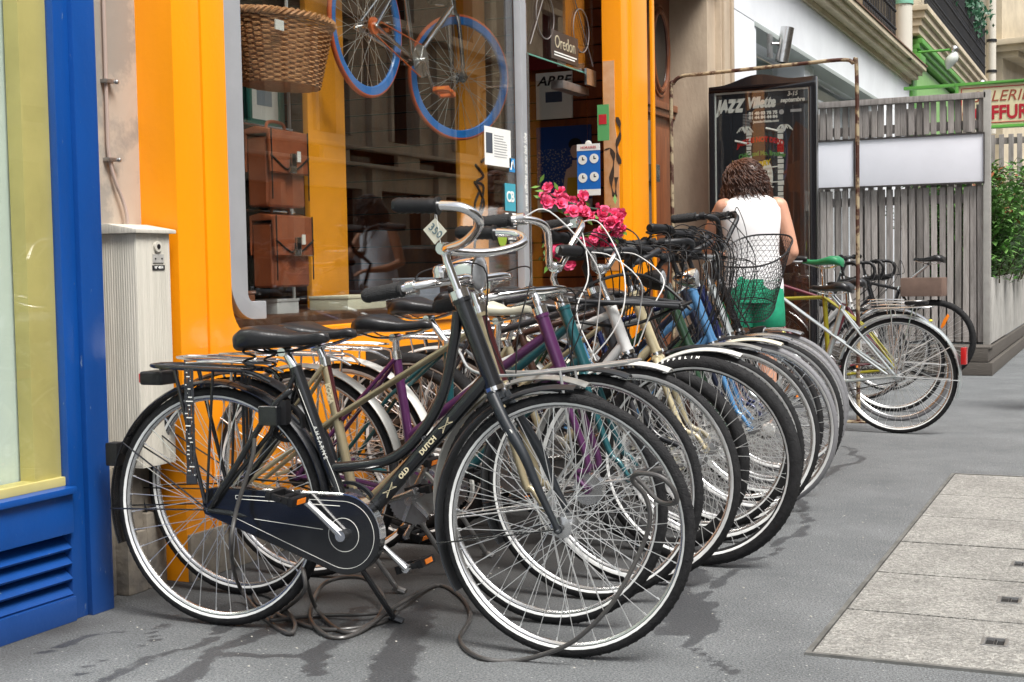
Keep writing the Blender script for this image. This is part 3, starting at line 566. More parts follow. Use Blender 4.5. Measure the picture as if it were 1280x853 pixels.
for (z0, z1) in ((.25, .9), (1.05, 2.05)):
    for (y0, y1) in ((5.98, 6.5), (6.62, 7.14)): part('door_panel', MB().box((-.34, y0, z0), (-.322, y1, z1)).box((-.322, y0+.06, z0+.06), (-.312, y1-.06, z1-.06)), DOORW, dl, bevel=.01)
part('door_glass_strip', MB().box((-.34, 6.53, 1.1), (-.325, 6.59, 2.0)), BLACKP, dl)
part('door_bar', MB().box((-.20, 6.05, .9), (-.14, 6.13, 2.02)).box((-.14, 6.06, 1.60), (-.10, 6.2, 1.72), 1), [mat('grey_steel_post', (.18, .15, .13), .5, .4), ALU], po, bevel=.004)
part('upper_wall', MB().box((-.6, -5, 4.0), (-.05, 5.825, 9)).box((-.6, 5.83, 3.6), (-.05, 7.745, 9)).box((-.6, -5, 3.4), (-.05, .83, 4.0)), CREAM, po)

# ============================================================ WHITE SHOP
wb = thing('white_shop', 'white painted shop facade with long recessed window and moulded stone ledge above', 'building', (0, 12.5, 0))
mb = MB(); holed(mb, (7.75, 0, 17.2, 3.52), (8.5, 1.0, 14.4, 3.04), -.45, .0)
part('wall', mb, WHITEW, wb, bevel=.004)
part('lintel_band', MB().box((-.2, 8.44, 3.0), (.012, 14.46, 3.04)), mat('grey_trim', (.36, .40, .39), .6), wb, bevel=.003)
part('window_pier', MB().box((-.40, 10.72, 1.0), (-.08, 11.15, 3.0)), WHITEW, wb, bevel=.004)
part('window_backing', MB().box((-.46, 8.5, 1.0), (-.40, 10.72, 3.0)), mat('grey_green_blind', (.33, .38, .37), .6), wb)
part('pane', MB().box((-.36, 8.5, 1.0), (-.35, 10.72, 3.0)), GLASSB, wb)
part('window_backing', MB().box((-.9, 11.15, 1.0), (-.8, 14.4, 3.0)), mat('brown_room', (.10, .07, .05), .7, c2=(.22, .18, .13), vscale=3), wb)
part('pane', MB().box((-.30, 11.15, 1.0), (-.29, 14.4, 3.0)), GLASS, wb)
lg = MB().box((-.3, 7.75, 3.52), (.03, 17.2, 3.58)).box((-.3, 7.75, 3.58), (.12, 17.25, 3.64)).box((-.3, 7.75, 3.64), (.17, 17.3, 3.70)).box((-.3, 7.75, 3.70), (.22, 17.33, 3.76))
part('ledge', lg, CREAM, wb, bevel=.008)
part('ledge_capping', MB().box((-.3, 7.75, 3.76), (.235, 17.34, 3.775)), mat('rust_brown_capping', (.16, .09, .06), .7), wb)
mb = MB(); 
holed(mb, (7.75, 3.775, 17.2, 9), (13.2, 3.9, 15.2, 6.4), -.5, -.10)
part('upper_wall', mb, mat('ochre_stone', (.40, .31, .20), .85, var=.15), wb)
part('upper_window', MB().box((-.4, 13.2, 3.9), (-.36, 15.2, 6.4)), mat('dark_glass', (.01, .01, .012), .08), wb)
def railing(name, lab, P0, P1, z0, z1, parent_label=None, knobs=True, step=.11):
    t = thing(name, lab, 'railing', ((P0[0]+P1[0])/2, (P0[1]+P1[1])/2, z0)); a, b_ = Vector((*P0, 0)), Vector((*P1, 0)); n_ = max(2, int((b_-a).length/step)); mb = MB()
    for i in range(n_+1):
        p = a.lerp(b_, i/n_); mb.tube([p+Vector((0, 0, z0)), p+Vector((0, 0, z1))], .009, 5)
        if knobs:
            for z in (z0+.22, z0+.45, z0+.68): mb.ball(p+Vector((0, 0, z)), .022, 6, 4)
    part('bars', mb, IRON, t, kind='stuff' if n_ > 40 else None)
    part('top_rail', MB().tube([a+Vector((0, 0, z1)), b_+Vector((0, 0, z1))], .02, 6), IRON, t); part('bottom_rail', MB().tube([a+Vector((0, 0, z0+.05)), b_+Vector((0, 0, z0+.05))], .014, 6), IRON, t)
    if knobs:
        d = (b_-a).normalized(); sc2 = MB()
        for i in range(n_):
            p = a.lerp(b_, (i+.5)/n_)
            for z in (z0+.15, z0+.56): sc2.tube([p+Vector((0, 0, z))+d*(.04*cos(q))+Vector((0, 0, .04*sin(q))) for q in [j*pi/4 for j in range(8)]], .005, 4, 0, True)
        part('scrolls', sc2, IRON, t, kind='stuff')
    return t
railing('balcony_railing', 'black wrought iron railing before the window above the white shop', (.08, 13.1), (.08, 15.4), 3.80, 4.85)
railing('balcony_railing', 'short black railing piece at the top edge left of the ochre wall', (.08, 10.6), (.08, 12.3), 3.80, 4.85)
# wall spot light
sp = thing('wall_spotlight', 'brushed steel cylinder wall light on the white shop facade', 'wall light', (.0, 9.0, 2.9))
part('wall_plate', MB().box((.0, 8.86, 2.80), (.03, 8.96, 3.0)), ALUD, sp, bevel=.004); part('arm', MB().cyl((.03, 8.92, 2.92), (.11, 8.98, 2.92), .014, 8), ALUD, sp)
part('cylinder_head', MB().cyl((.10, 8.98, 2.76), (.15, 9.0, 3.06), .058, 18).cyl((.098, 8.98, 2.755), (.10, 8.98, 2.762), .045, 14, 1), [ALU, BLACKP], sp)
dp = thing('drain_pipe', 'white vertical drain pipe with pale green band beside the green shop', 'drain pipe', (.12, 16.2, 3.7))
part('pipe', MB().cyl((.10, 15.95, 3.7), (.10, 15.95, 9), .12, 14), mat('cream_pipe', (.58, .55, .48), .6), dp); part('collar', MB().cyl((.10, 15.95, 4.42), (.10, 15.95, 4.47), .135, 14), mat('mint_band', (.20, .45, .34), .5), dp)
# ============================================================ GREEN SHOP
gb = thing('green_shop', 'green painted shopfront with cream balcony slab beyond the white shop', 'building', (-.3, 21, 0))
part('wall', MB().box((-.8, 17.2, 0), (-.30, 30, 4.2)), CREAM, gb)
part('upper_wall', MB().box((-.8, 17.2, 4.56), (-.30, 26, 9.5)), CREAM, gb)
part('pilaster', MB().box((-.3, 17.22, 0), (.045, 17.62, 3.95)).box((-.3, 17.18, 3.78), (.16, 17.70, 3.95)), GREENP, gb, bevel=.01)
part('pilaster', MB().box((-.3, 22.2, 0), (.10, 22.6, 3.95)).box((-.3, 22.1, 3.78), (.16, 22.7, 3.95)), GREENP, gb, bevel=.01)
part('fascia_panel', MB().box((-.3, 17.62, 2.60), (.02, 22.2, 3.90)), GREENL, gb)
part('cornice', MB().box((-.3, 17.2, 3.953), (.10, 23, 4.02)).box((-.3, 17.2, 4.02), (.14, 23, 4.09)).box((-.3, 17.2, 4.09), (.18, 23, 4.16)), GREENP, gb, bevel=.01)
part('shop_window', MB().box((-.3, 17.62, .3), (-.2, 22.2, 2.48)), mat('dark_green_glass', (.01, .03, .012), .1), gb)
part('fascia_lower_moulding', MB().box((-.3, 17.62, 2.48), (.08, 22.2, 2.598)), GREENP, gb, bevel=.01)
sl = MB().box((-.3, 17.0, 4.20), (.16, 25.9, 4.30)).box((-.3, 16.97, 4.30), (.20, 25.9, 4.40)).box((-.3, 16.94, 4.40), (.25, 25.9, 4.50)).box((-.3, 16.9, 4.50), (.29, 25.9, 4.575))
part('balcony_slab', sl, CREAM, gb, bevel=.01)
for y in (18.6, 21.2, 23.8):
    w_ = part('balcony_window', MB().box((-.32, y, 4.6), (-.29, y+1.1, 7.2)), mat('dark_glass', (.01, .01, .012), .08), gb)
    part('shutter', MB().box((-.295, y-.55, 4.6), (-.25, y-.02, 7.2)), mat('shutter_cream', (.60, .55, .46), .6), w_)
railing('balcony_railing', 'long black wrought iron balcony railing above the green shop', (.24, 17.0), (.24, 25.6), 4.575, 5.6)
for i, y in enumerate((20.4, 22.6, 23.9)):
    t = thing('balcony_plant', ('dark green plant hanging over the long balcony railing, nearest of the three', 'dark green plant in the middle of the long balcony railing', 'dark green plant at the far end of the long balcony railing')[i], 'plant', (.2, y, 5.3), group='balcony plants'); lf = MB()
    for k in range(260):
        c = Vector((.24+random.gauss(0, .12), y+random.gauss(0, .32), 5.55+random.gauss(0, .14))); d = Vector((random.gauss(0, 1), random.gauss(0, 1), random.gauss(0, 1))).normalized()*.06; e_ = d.orthogonal().normalized()*.03
        lf.add([c-d, c+e_, c+d, c-e_], [(0, 1, 2, 3)])
    part('leaves', lf, mat('balcony_leaf', (.015, .075, .035), .5), t, kind='stuff')
for i, (y, z, x) in enumerate(((17.0, 3.97, .60), (20.0, 3.84, .69))):
    t = thing('sign_lamp', ('nearer white bulb lamp on a green arm above the hairdresser sign', 'farther white bulb lamp on a green arm touching the top of the fence')[i], 'lamp', (.02, y, z)); 
    part('arm', MB().cyl((.0, y+.25, z), (x, y+.25, z), .017, 8), GREENP, t); part('socket', MB().ball((x, y+.25, z), .06, 12, 8), ALU, t)
    part('bulb', MB().loft([[(x-.02*k_+r_*cos(2*pi*i2/12), y+.25+r_*sin(2*pi*i2/12), z-.05-.055*k_) for i2 in range(12)] for k_, r_ in enumerate((.05, .085, .09, .06, .02))]), mat('bulb_glass', (.62, .66, .62), .15, coat=.5), t)
hs = thing('hairdresser_sign', 'cream hanging sign with red lettering in a green frame above the bush', 'sign', (1.2, 16, 2.8)); ZS = -.06
part('board', MB().box((.80, 16, 2.77), (1.80, 16.06, 3.30)), mat('cream_sign', (.66, .60, .38), .5), hs)
fr = MB(); holed(fr, (.76, 2.73, 1.84, 3.34), (.80, 2.77, 1.80, 3.30), 15.97, 16.08, 'y'); fr.box((.1, 15.98, 3.30), (.755, 16.06, 3.34)); part('frame', fr, GREENP, hs, bevel=.003)
RD = mat('sign_red', (.40, .008, .02), .5)
fr = MB(); holed(fr, (.83, 2.80, 1.77, 3.27), (.84, 2.81, 1.76, 3.26), 15.992, 15.9995, 'y'); part('red_border', fr, RD, hs)
text('lettering', 'GALERIE', .20, frame_negY((1.29, 15.995, 3.14)), mat('sign_brown_red', (.30, .06, .03), .6), hs, shear=.25, sx=1.0)
text('lettering', 'COIFFURE', .245, frame_negY((1.30, 15.995, 2.925)), RD, hs, bold=.008, sx=.82)
# ============================================================ FAR BUILDINGS
def rotbox(mb, P0, a, x0, x1, y0, y1, z0, z1, mi=0):
    M = Matrix.Translation((*P0, 0)) @ Matrix.Rotation(-a, 4, 'Z'); return mb.box((x0, y0, z0), (x1, y1, z1), mi, M)
A = radians(9.4); P0 = (.55, 25.95)
fb = thing('corner_building', 'cream stone apartment block at the bend with carved balcony slab at upper right', 'building', (P0[0], P0[1], 0), rz=-A)
part('wall', rotbox(MB(), P0, A, -6, 0, 0, 40, 0, 5.0), CREAM, fb); part('upper_wall', rotbox(MB(), P0, A, -6, -.02, 0, 40, 5.35, 22), CREAM, fb)
part('balcony_slab', rotbox(rotbox(rotbox(MB(), P0, A, -6, .30, .0, 40, 5.0, 5.12), P0, A, -6, .45, -.1, 40, 5.12, 5.24), P0, A, -6, .55, -.2, 40, 5.24, 5.35), CREAM, fb, bevel=.01)
for k in range(8):
    y = 2.2+k*3.4
    w_ = part('window', rotbox(MB(), P0, A, -.05, .01, y, y+1.2, 5.4, 8.2), mat('dark_glass', (.01, .01, .012), .08), fb)
    part('surround', rotbox(rotbox(MB(), P0, A, -.05, .05, y-.2, y, 5.4, 8.4), P0, A, -.05, .05, y+1.2, y+1.4, 5.4, 8.4), CREAM, w_)
    part('shutter', rotbox(MB(), P0, A, -.03, .02, y-.02, y+1.0, 1.0, 4.2), mat('shutter_cream', (.6, .55, .46), .6), fb)
M = Matrix.Translation((*P0, 0)) @ Matrix.Rotation(-A, 4, 'Z')
q0, q1 = M @ Vector((.48, -.1, 0)), M @ Vector((.48, 18, 0))
railing('balcony_railing', 'black iron balcony railing with ball knobs at the top right corner of the view', (q0.x, q0.y), (q1.x, q1.y), 5.35, 6.4, step=.13)
dp = thing('drain_pipe', 'cream drain pipe between the green shop balcony and the corner building', 'drain pipe', (.3, 25.75, 4)); part('pipe', MB().cyl((.36, 25.72, 3.5), (.36, 25.72, 10), .085, 12).box((-.3, 25.75, 3.5), (.3, 25.95, 10)), mat('cream_pipe', (.58, .55, .48), .6), dp)
for z in (4.1, 4.7, 5.3): part('pipe_bracket', MB().cyl((.36, 25.72, z), (.36, 25.72, z+.05), .10, 12), IRON, dp)
for i, (y, h) in enumerate(((66.5, 17), (84, 20), (104, 18))):
    t = thing('distant_building', ('first stone apartment block beyond the corner building', 'second stone apartment block beyond the corner building', 'farthest stone apartment block closing the street')[i], 'building', (5 if i < 2 else 2, y, 0)); part('wall', MB().box((-4+i*2, y, 0), (7+i*2.2, y+15, h)), CREAM, t)
# ============================================================ OPPOSITE SIDE OF THE STREET (seen mirrored in the shop window)
op = thing('opposite_building', 'grey stone apartment building across the street mirrored in the shop window', 'building', (17.6, 10, 0))
OST = mat('dark_street_stone', (.52, .45, .37), .85, c2=(.36, .31, .25), vscale=1.2); DG = mat('dark_glass', (.01, .01, .012), .08)
ow = MB()
for k in range(16):
    y = -14+k*4.2; holed(ow, (y, 4.6, y+4.2, 8.2), (y+1.3, 4.9, y+2.9, 7.6), 17.5, 18.0)
    holed(ow, (y, 8.2, y+4.2, 11.6), (y+1.3, 8.5, y+2.9, 11.0), 17.5, 18.0); holed(ow, (y, 0, y+4.2, 4.0), (y+.5, .2, y+3.7, 3.4), 17.5, 18.0)
ow.box((18.0, -14, 0), (18.2, 53.2, 11.6))
part('wall', ow, OST, op)
part('glazing', MB().box((17.85, -14, .2), (17.95, 53, 11.4)), DG, op)
tr2 = MB()
for k in range(16):
    y = -14+k*4.2
    tr2.box((17.32, y+1.1, 7.6), (17.5, y+3.1, 7.85)).box((17.38, y+1.12, 4.9), (17.5, y+1.3, 7.6)).box((17.38, y+2.9, 4.9), (17.5, y+3.08, 7.6)).box((17.30, y-.22, 4.6), (17.5, y+.22, 8.2)).box((17.25, y-.3, 7.7), (17.5, y+.3, 8.1))
    tr2.box((17.34, y+1.2, 10.95), (17.5, y+3.0, 11.2)).box((17.3, y-.25, 0), (17.5, y+.3, 4.0)).box((17.35, y+1.4, 4.1), (17.5, y+2.8, 4.5))
    for z in (5.2, 5.7, 6.2, 6.7, 7.2): tr2.box((17.28, y-.24, z), (17.31, y+.24, z+.4))
part('pilasters_and_surrounds', tr2, OST, op, bevel=.02, seg=1)
part('cornice', MB().box((17.1, -14, 4.0), (17.5, 53.2, 4.12)).box((16.9, -14, 8.2), (17.5, 53.2, 8.5)).box((17.2, -14, 4.5), (17.5, 53.2, 4.62)).box((16.9, -14, 11.6), (18.2, 53.2, 12.0)), OST, op, bevel=.03, seg=1)
railing('balcony_railing', 'black iron railing along the first floor across the street', (17.1, 4), (17.1, 32), 8.5, 9.4, knobs=False, step=.2)
part('roof', MB().prism([(18.2, 12.0), (17.2, 12.0), (18.9, 14.6), (28, 14.6), (28, 12)], -14, 53.2), mat('zinc_roof', (.20, .21, .23), .5), op)
def car(loc, c, lab, rz=0):
    t = thing('parked_car', lab, 'car', loc, rz, group='cars parked across the street'); B = paint('car_paint_'+lab.split()[0], c, .4); X, Y, Z = loc
    st = [(-2.1, .55, .45, .62), (-2.0, .72, .3, .72), (-1.5, .82, .25, .80), (-.5, .85, .22, .88), (1.2, .85, .22, .90), (1.9, .8, .28, .85), (2.1, .65, .42, .70)]
    part('body', MB().loft([[(X+sx_*w, Y+y, Z+zz) for sx_, zz in ((-.9, zl), (-1, zl+.12), (-1, zh-.12), (-.86, zh), (.86, zh), (1, zh-.12), (1, zl+.12), (.9, zl))] for y, w, zl, zh in st]), B, t, ang=50)
    cb_ = [(-1.15, .80, .88, .90), (-.45, .66, .88, 1.42), (.9, .66, .9, 1.45), (1.85, .72, .88, .92)]
    part('cabin_glass', MB().loft([[(X+sx_*w, Y+y, Z+zz) for sx_, zz in ((-1.08, zl), (-.9, zh), (.9, zh), (1.08, zl))] for y, w, zl, zh in cb_]), DG, t)
    part('roof', MB().loft([[(X+sx_*w, Y+y, Z+zz) for sx_, zz in ((-1, 1.42), (-.8, 1.47), (.8, 1.47), (1, 1.42))] for y, w in ((-.45, .60), (0, .62), (.9, .62))]), B, t)
    for sx_ in (-1, 1):
        for y in (-1.35, 1.35):
            w_ = part('wheel', MB().lathe([(.30, -.1), (.32, -.06), (.32, .06), (.30, .1)], (0, 0, 0), 'y', 20, closedprof=True), RUBBER, t, world=False); w_.location = (sx_*.78, y, .32); w_.rotation_euler = (0, 0, pi/2)
            part('rim', MB().cyl((0, -.09, 0), (0, .09, 0), .2, 16), ALU, w_, world=False)
car((6.2, 7.6, -.12), (.5, .52, .55), 'silver small car parked across the street'); car((6.2, 13.0, -.12), (.02, .025, .03), 'black small car parked across the street'); car((6.2, 2.2, -.12), (.03, .05, .10), 'navy small car parked across the street')
# ============================================================ FENCE, PLANTER, BUSH
fn = thing('slatted_fence', 'grey weathered slatted timber screen with pale blank panel standing behind the right bicycles', 'fence', (.87, 10.28, .25))
def slat(x, y, z0, z1, w=.053, d=.022, par=fn):
    M = Matrix.Translation((x, y, 0)) @ Euler((random.gauss(0, .003), random.gauss(0, .0035), random.gauss(0, .08))).to_matrix().to_4x4(); MM = MB().box((-w/2, -d/2, z0), (w/2, d/2, z1), 0, M)
    return part('slat', MM, random.choice((WOODG, WOODG, WOODG2, WOODG3)), par, bevel=.002, seg=1)
n_ = 23
for i in range(n_): slat(.12+i*(1.50/(n_-1)), 10.30, .27, 1.70+random.uniform(-.004, .004))
for i in range(n_): slat(.12+i*(1.50/(n_-1)), 10.30, 2.19, 2.50+random.uniform(-.004, .004))
for i in range(19): slat(.13+i*.081, 10.42, .27, 2.45, .05)
part('rail', MB().box((.08, 10.25, 2.49), (1.66, 10.345, 2.545)), WOODG, fn, bevel=.003)
for z0 in (.33, 1.55, 2.22): part('rail', MB().box((.08, 10.315, z0), (1.64, 10.36, z0+.08)), WOODG, fn, bevel=.003)
part('corner_post', MB().box((1.64, 10.25, .25), (1.70, 10.36, 2.56)), mat('pale_grey_post', (.33, .32, .30), .7, var=.15), fn, bevel=.004)
PN = mat('lilac_white_panel', (.72, .73, .79), .5, var=.04, vscale=2)
for (x0, x1) in ((.085, .485), (.50, 1.645)): 
    p_ = part('blank_panel', MB().box((x0, 10.235, 1.735), (x1, 10.262, 2.165)), PN, fn, bevel=.002)
    e_ = MB(); holed(e_, (x0-.01, 1.72, x1+.008, 2.18), (x0, 1.735, x1, 2.165), 10.222, 10.262, 'y'); part('dark_edge', e_, mat('dark_trim', (.035, .03, .03), .6), p_)
pk = thing('timber_plinth', 'low dark timber step under the slatted fence and planter', 'step', (.9, 12, 0))
for z0, z1, x in ((0.003, .115, 1.76), (.12, .235, 1.72)):
    part('plank', MB().box((-.0, 9.80 if z0 < .1 else 9.86, z0), (x, 9.84 if z0 < .1 else 9.90, z1)), mat('dark_step_wood', (.085, .075, .065), .8, bump=.4, bscale=30, stretch=(.5, 5, 5)), pk, bevel=.004); part('plank', MB().box((x-.04, 9.843 if z0 < .1 else 9.903, z0), (x, 16.5, z1)), MATS['dark_step_wood'], pk, bevel=.004)
for k in range(4): part('top_plank', MB().box((0, 9.86+k*.1, .236), (1.74, 9.955+k*.1, .252)), MATS['dark_step_wood'], pk, bevel=.003)
plt = thing('planter', 'long pale concrete planter holding the evergreen bush at the right edge', 'planter', (1.3, 12.5, .25))
part('front_wall', MB().box((1.64, 10.40, .253), (1.70, 16.5, .86)), CONC, plt, bevel=.006); part('end_wall', MB().box((.9, 10.46, .253), (1.638, 10.5, .84)), CONC, plt, bevel=.004)
part('soil', MB().box((.9, 10.5, .26), (1.638, 16.5, .80)), mat('soil', (.03, .02, .014), .95), plt)
bu = thing('evergreen_bush', 'glossy evergreen bush with reddish new tips growing from the pale planter', 'bush', (1.3, 12.5, .8))
LF = mat('bush_leaf', (.07, .20, .04), .36, c2=(.17, .33, .09), vscale=3, coat=.15); LR = mat('bush_red_tip', (.26, .08, .03), .45); lf = MB(); st_ = MB(); big = []
for k in range(230):
    y = random.uniform(10.5, 15.8); x = 1.42+random.gauss(0, .18); z = .8; H = random.uniform(.65, 1.35)*(1.0 if y < 14 else .9); P = [Vector((x, y, z))]; d = Vector((random.gauss(.16, .2), random.gauss(0, .2), 1))
    for q in range(7): d += Vector((random.gauss(0, .12), random.gauss(0, .12), 0)); d.y = abs(d.y) if P[-1].y < 10.6 else d.y; P.append(P[-1]+d.normalized()*H/7)
    st_.tube(P, [.008-.0008*q for q in range(8)], 4)
    for q in range(1, 8):
        for j in range(9 if q > 2 else 5):
            a = random.uniform(0, 2*pi); red = (q == 7 and random.random() < .12); L_ = random.uniform(.07, .14); dd = Vector((cos(a), sin(a), random.uniform(-.3, .9 if not red else 1.8))).normalized(); c = P[q].lerp(P[q-1], random.random()); s_ = dd.cross(Vector((0, 0, 1)))
            if min(c.y, c.y+dd.y*L_) < 10.47: continue
            s_ = s_.normalized()*L_*.24 if s_.length > .01 else Vector((.01, 0, 0)); up = s_.cross(dd).normalized()*L_*.07; e_ = c+dd*.02
            lf.add([e_, e_+dd*L_*.4+s_+up, e_+dd*L_-up*2, e_+dd*L_*.4-s_+up, e_+dd*L_*.5-up*.3], [(0, 4, 1), (1, 4, 2), (0, 3, 4), (3, 2, 4)], 1 if red else 0)
part('leaves', lf, [LF, LR], bu, kind='stuff', ang=60); part('stems', st_, mat('bush_stem', (.06, .05, .025), .8), bu, kind='stuff')
f2 = thing('slatted_fence', 'second timber screen of grey slats behind the bush under the hairdresser sign', 'fence', (1.6, 15.8, .25))
for i in range(16): slat(.7+i*.11, 15.7, .8, 2.62, .06, .025, f2)
part('rail', MB().box((.65, 15.72, 2.5), (2.45, 15.76, 2.58)), WOODG, f2)
# ============================================================ POSTER CASE
pc = thing('poster_case', 'black framed glazed advertising case with a jazz festival poster on the pavement', 'poster display', (.41, 7.05, 0))
def topz(x): u = (x-.03)/.76; return 2.335+.03*u+.055*(.5+.5*cos(pi*max(-1, min(1, (u-.45)/.38))))
out_ = [(.02, .12), (.80, .12)]+[(.80, 2.365)]+[(.02+.78*(1-i/20), topz(.02+.78*(1-i/20))) for i in range(1, 20)]+[(.02, 2.335)]
FRB = mat('black_case_paint', (.010, .010, .012), .25, coat=.4)
part('back_body', MB().prism(out_, 7.03, 7.12), FRB, pc, bevel=.004)
e_ = MB(); holed(e_, (.02, .12, .80, 2.33), (.062, .2, .757, 2.285), 7.0, 7.03, 'y'); part('frame', e_, FRB, pc, bevel=.003)
e_ = MB(); holed(e_, (.062, .2, .757, 2.285), (.070, .21, .749, 2.272), 7.014, 7.0295, 'y'); part('white_inner_edge', e_, PAPER, pc)
part('feet', MB().box((.08, 7.02, 0), (.16, 7.12, .12)).box((.66, 7.02, 0), (.74, 7.12, .12)), FRB, pc)
pp = part('poster_sheet', MB().box((.070, 7.022, .21), (.749, 7.0295, 2.272)), mat('poster_dark_blue', (.020, .026, .036), .4, var=.2, vscale=1.5), pc)
part('brown_reflection', MB().prism([(.53, .22), (.745, .22), (.745, 1.98), (.66, 2.05), (.60, 1.9), (.56, 1.5), (.52, 1.1)], 7.0205, 7.022), mat('reflection_brown', (.10, .028, .010), .45, c2=(.02, .012, .012), vscale=5, stretch=(6, 1, .8)), pp)  # brownish reflection in the case glass, painted onto the sheet
text('lettering', 'JAZZ', .120, frame_negY((.170, 7.020, 2.180)), PAPER, pp, shear=.25, sx=.70, bold=.009)
text('lettering', 'Villette', .105, frame_negY((.405, 7.020, 2.195)), PAPER, pp, shear=.25, sx=.68, bold=.006)
text('lettering', '3-15\nseptembre', .044, frame_negY((.635, 7.020, 2.225)), PAPER, pp, shear=.2, sx=.92, bold=.0015)
text('lettering', '01 40 03 75 75\n01 44 84 44 84', .030, frame_negY((.42, 7.020, 2.105)), PAPER, pp, sx=1.15, bold=.002)
text('lettering', 'jazzalavillette.com', .026, frame_negY((.44, 7.020, 2.06)), PAPER, pp, bold=.001)
pl = MB()
for k in range(9): pl.box((.27, 7.0195, 2.115-k*.011), (.27+.07*random.uniform(.7, 1), 7.0202, 2.119-k*.011))
pl.cyl((.555, 7.0202, 2.12), (.555, 7.0192, 2.12), .018, 16).box((.62, 7.0195, 2.115), (.70, 7.0202, 2.135)); part('small_print', pl, mat('print_dim', (.45, .45, .46), .6), pp)
tw = MB()
for x in (.315, .545):
    z = 2.00
    while z > (1.7 if x < .4 else 1.25): h_ = random.uniform(.018, .04); tw.box((x-.02, 7.0195, z-h_), (x+.02+random.uniform(-.006, .006), 7.0205, z)); z -= h_+.007
    for j in range(7): a = radians(30+j*20); tw.tube(cr([(x+(.03 if x > .4 else -.03), 7.019, 1.98), (x+(.03 if x > .4 else -.03)+.030*cos(a), 7.019, 2.02+.01*sin(a)), (x+(.03 if x > .4 else -.03)+.070*cos(a), 7.019, 1.97+.03*sin(a))], 3), .004, 4)
for j in range(12): tw.tube([(.40+.02*sin(j), 7.019, 1.72-j*.035), (.50+.03*cos(j*2), 7.019, 1.73-j*.037)], .006, 4)
for (a, c) in (((.21, 1.93), (.30, 1.905)), ((.44, 2.01), (.53, 1.985)), ((.28, 1.72), (.42, 1.69))): tw.tube([(a[0], 7.019, a[1]), (c[0], 7.019, c[1])], .009, 5)
part('drawn_towers', tw, PAPER, pp)
part('drawn_oval', MB().loft([[(.435+.055*cos(2*pi*i/24), y, 1.66+.12*sin(2*pi*i/24)) for i in range(24)] for y in (7.0196, 7.0203)]), PAPER, pp)
part('red_band', MB().box((.523, 7.0188, 1.83), (.57, 7.0194, 1.89)), REDREF, pp)
text('lettering', 'JAZZ IS NOT DEAD', .050, frame_negY((.40, 7.0185, 1.93)), mat('print_red', (.55, .02, .02), .5), pp, sx=.80, bold=.003, bend=-.8)
text('lettering', 'CHIC and Mo. Brother', .046, frame_negY((.41, 7.0185, 1.83)), mat('print_green', (.10, .30, .07), .5), pp, sx=.80, bold=.002, bend=-.5)
text('lettering', 'BRYAN FERRY', .050, frame_negY((.33, 7.0185, 1.745)), mat('print_yellow', (.65, .50, .02), .5), pp, sx=.90, bold=.003, bend=.8)
part('pane', MB().box((.062, 7.008, .2), (.757, 7.011, 2.285)), GLASS, pc)
# ============================================================ RUSTY PIPE FRAME
pf = thing('pipe_frame', 'tall rusty cream painted pipe arch standing over the pavement', 'pipe frame', (.65, 6, 0))
part('pipe', MB().tube(cr([(.05, 6, 0), (.05, 6, 1.1), (.05, 6, 2.15), (.065, 6, 2.24), (.13, 6, 2.285), (.3, 6, 2.29), (.9, 6, 2.305), (1.18, 6, 2.31), (1.25, 6, 2.285), (1.275, 6, 2.21), (1.277, 6, 1.1), (1.277, 6, 0)], 6), .0125, 10), RUSTP, pf)
part('foot_plate', MB().box((-.02, 5.94, 0.001), (.12, 6.06, .01)), RUSTP, pf); part('foot_plate', MB().box((1.21, 5.94, 0.001), (1.35, 6.06, .01)), RUSTP, pf)

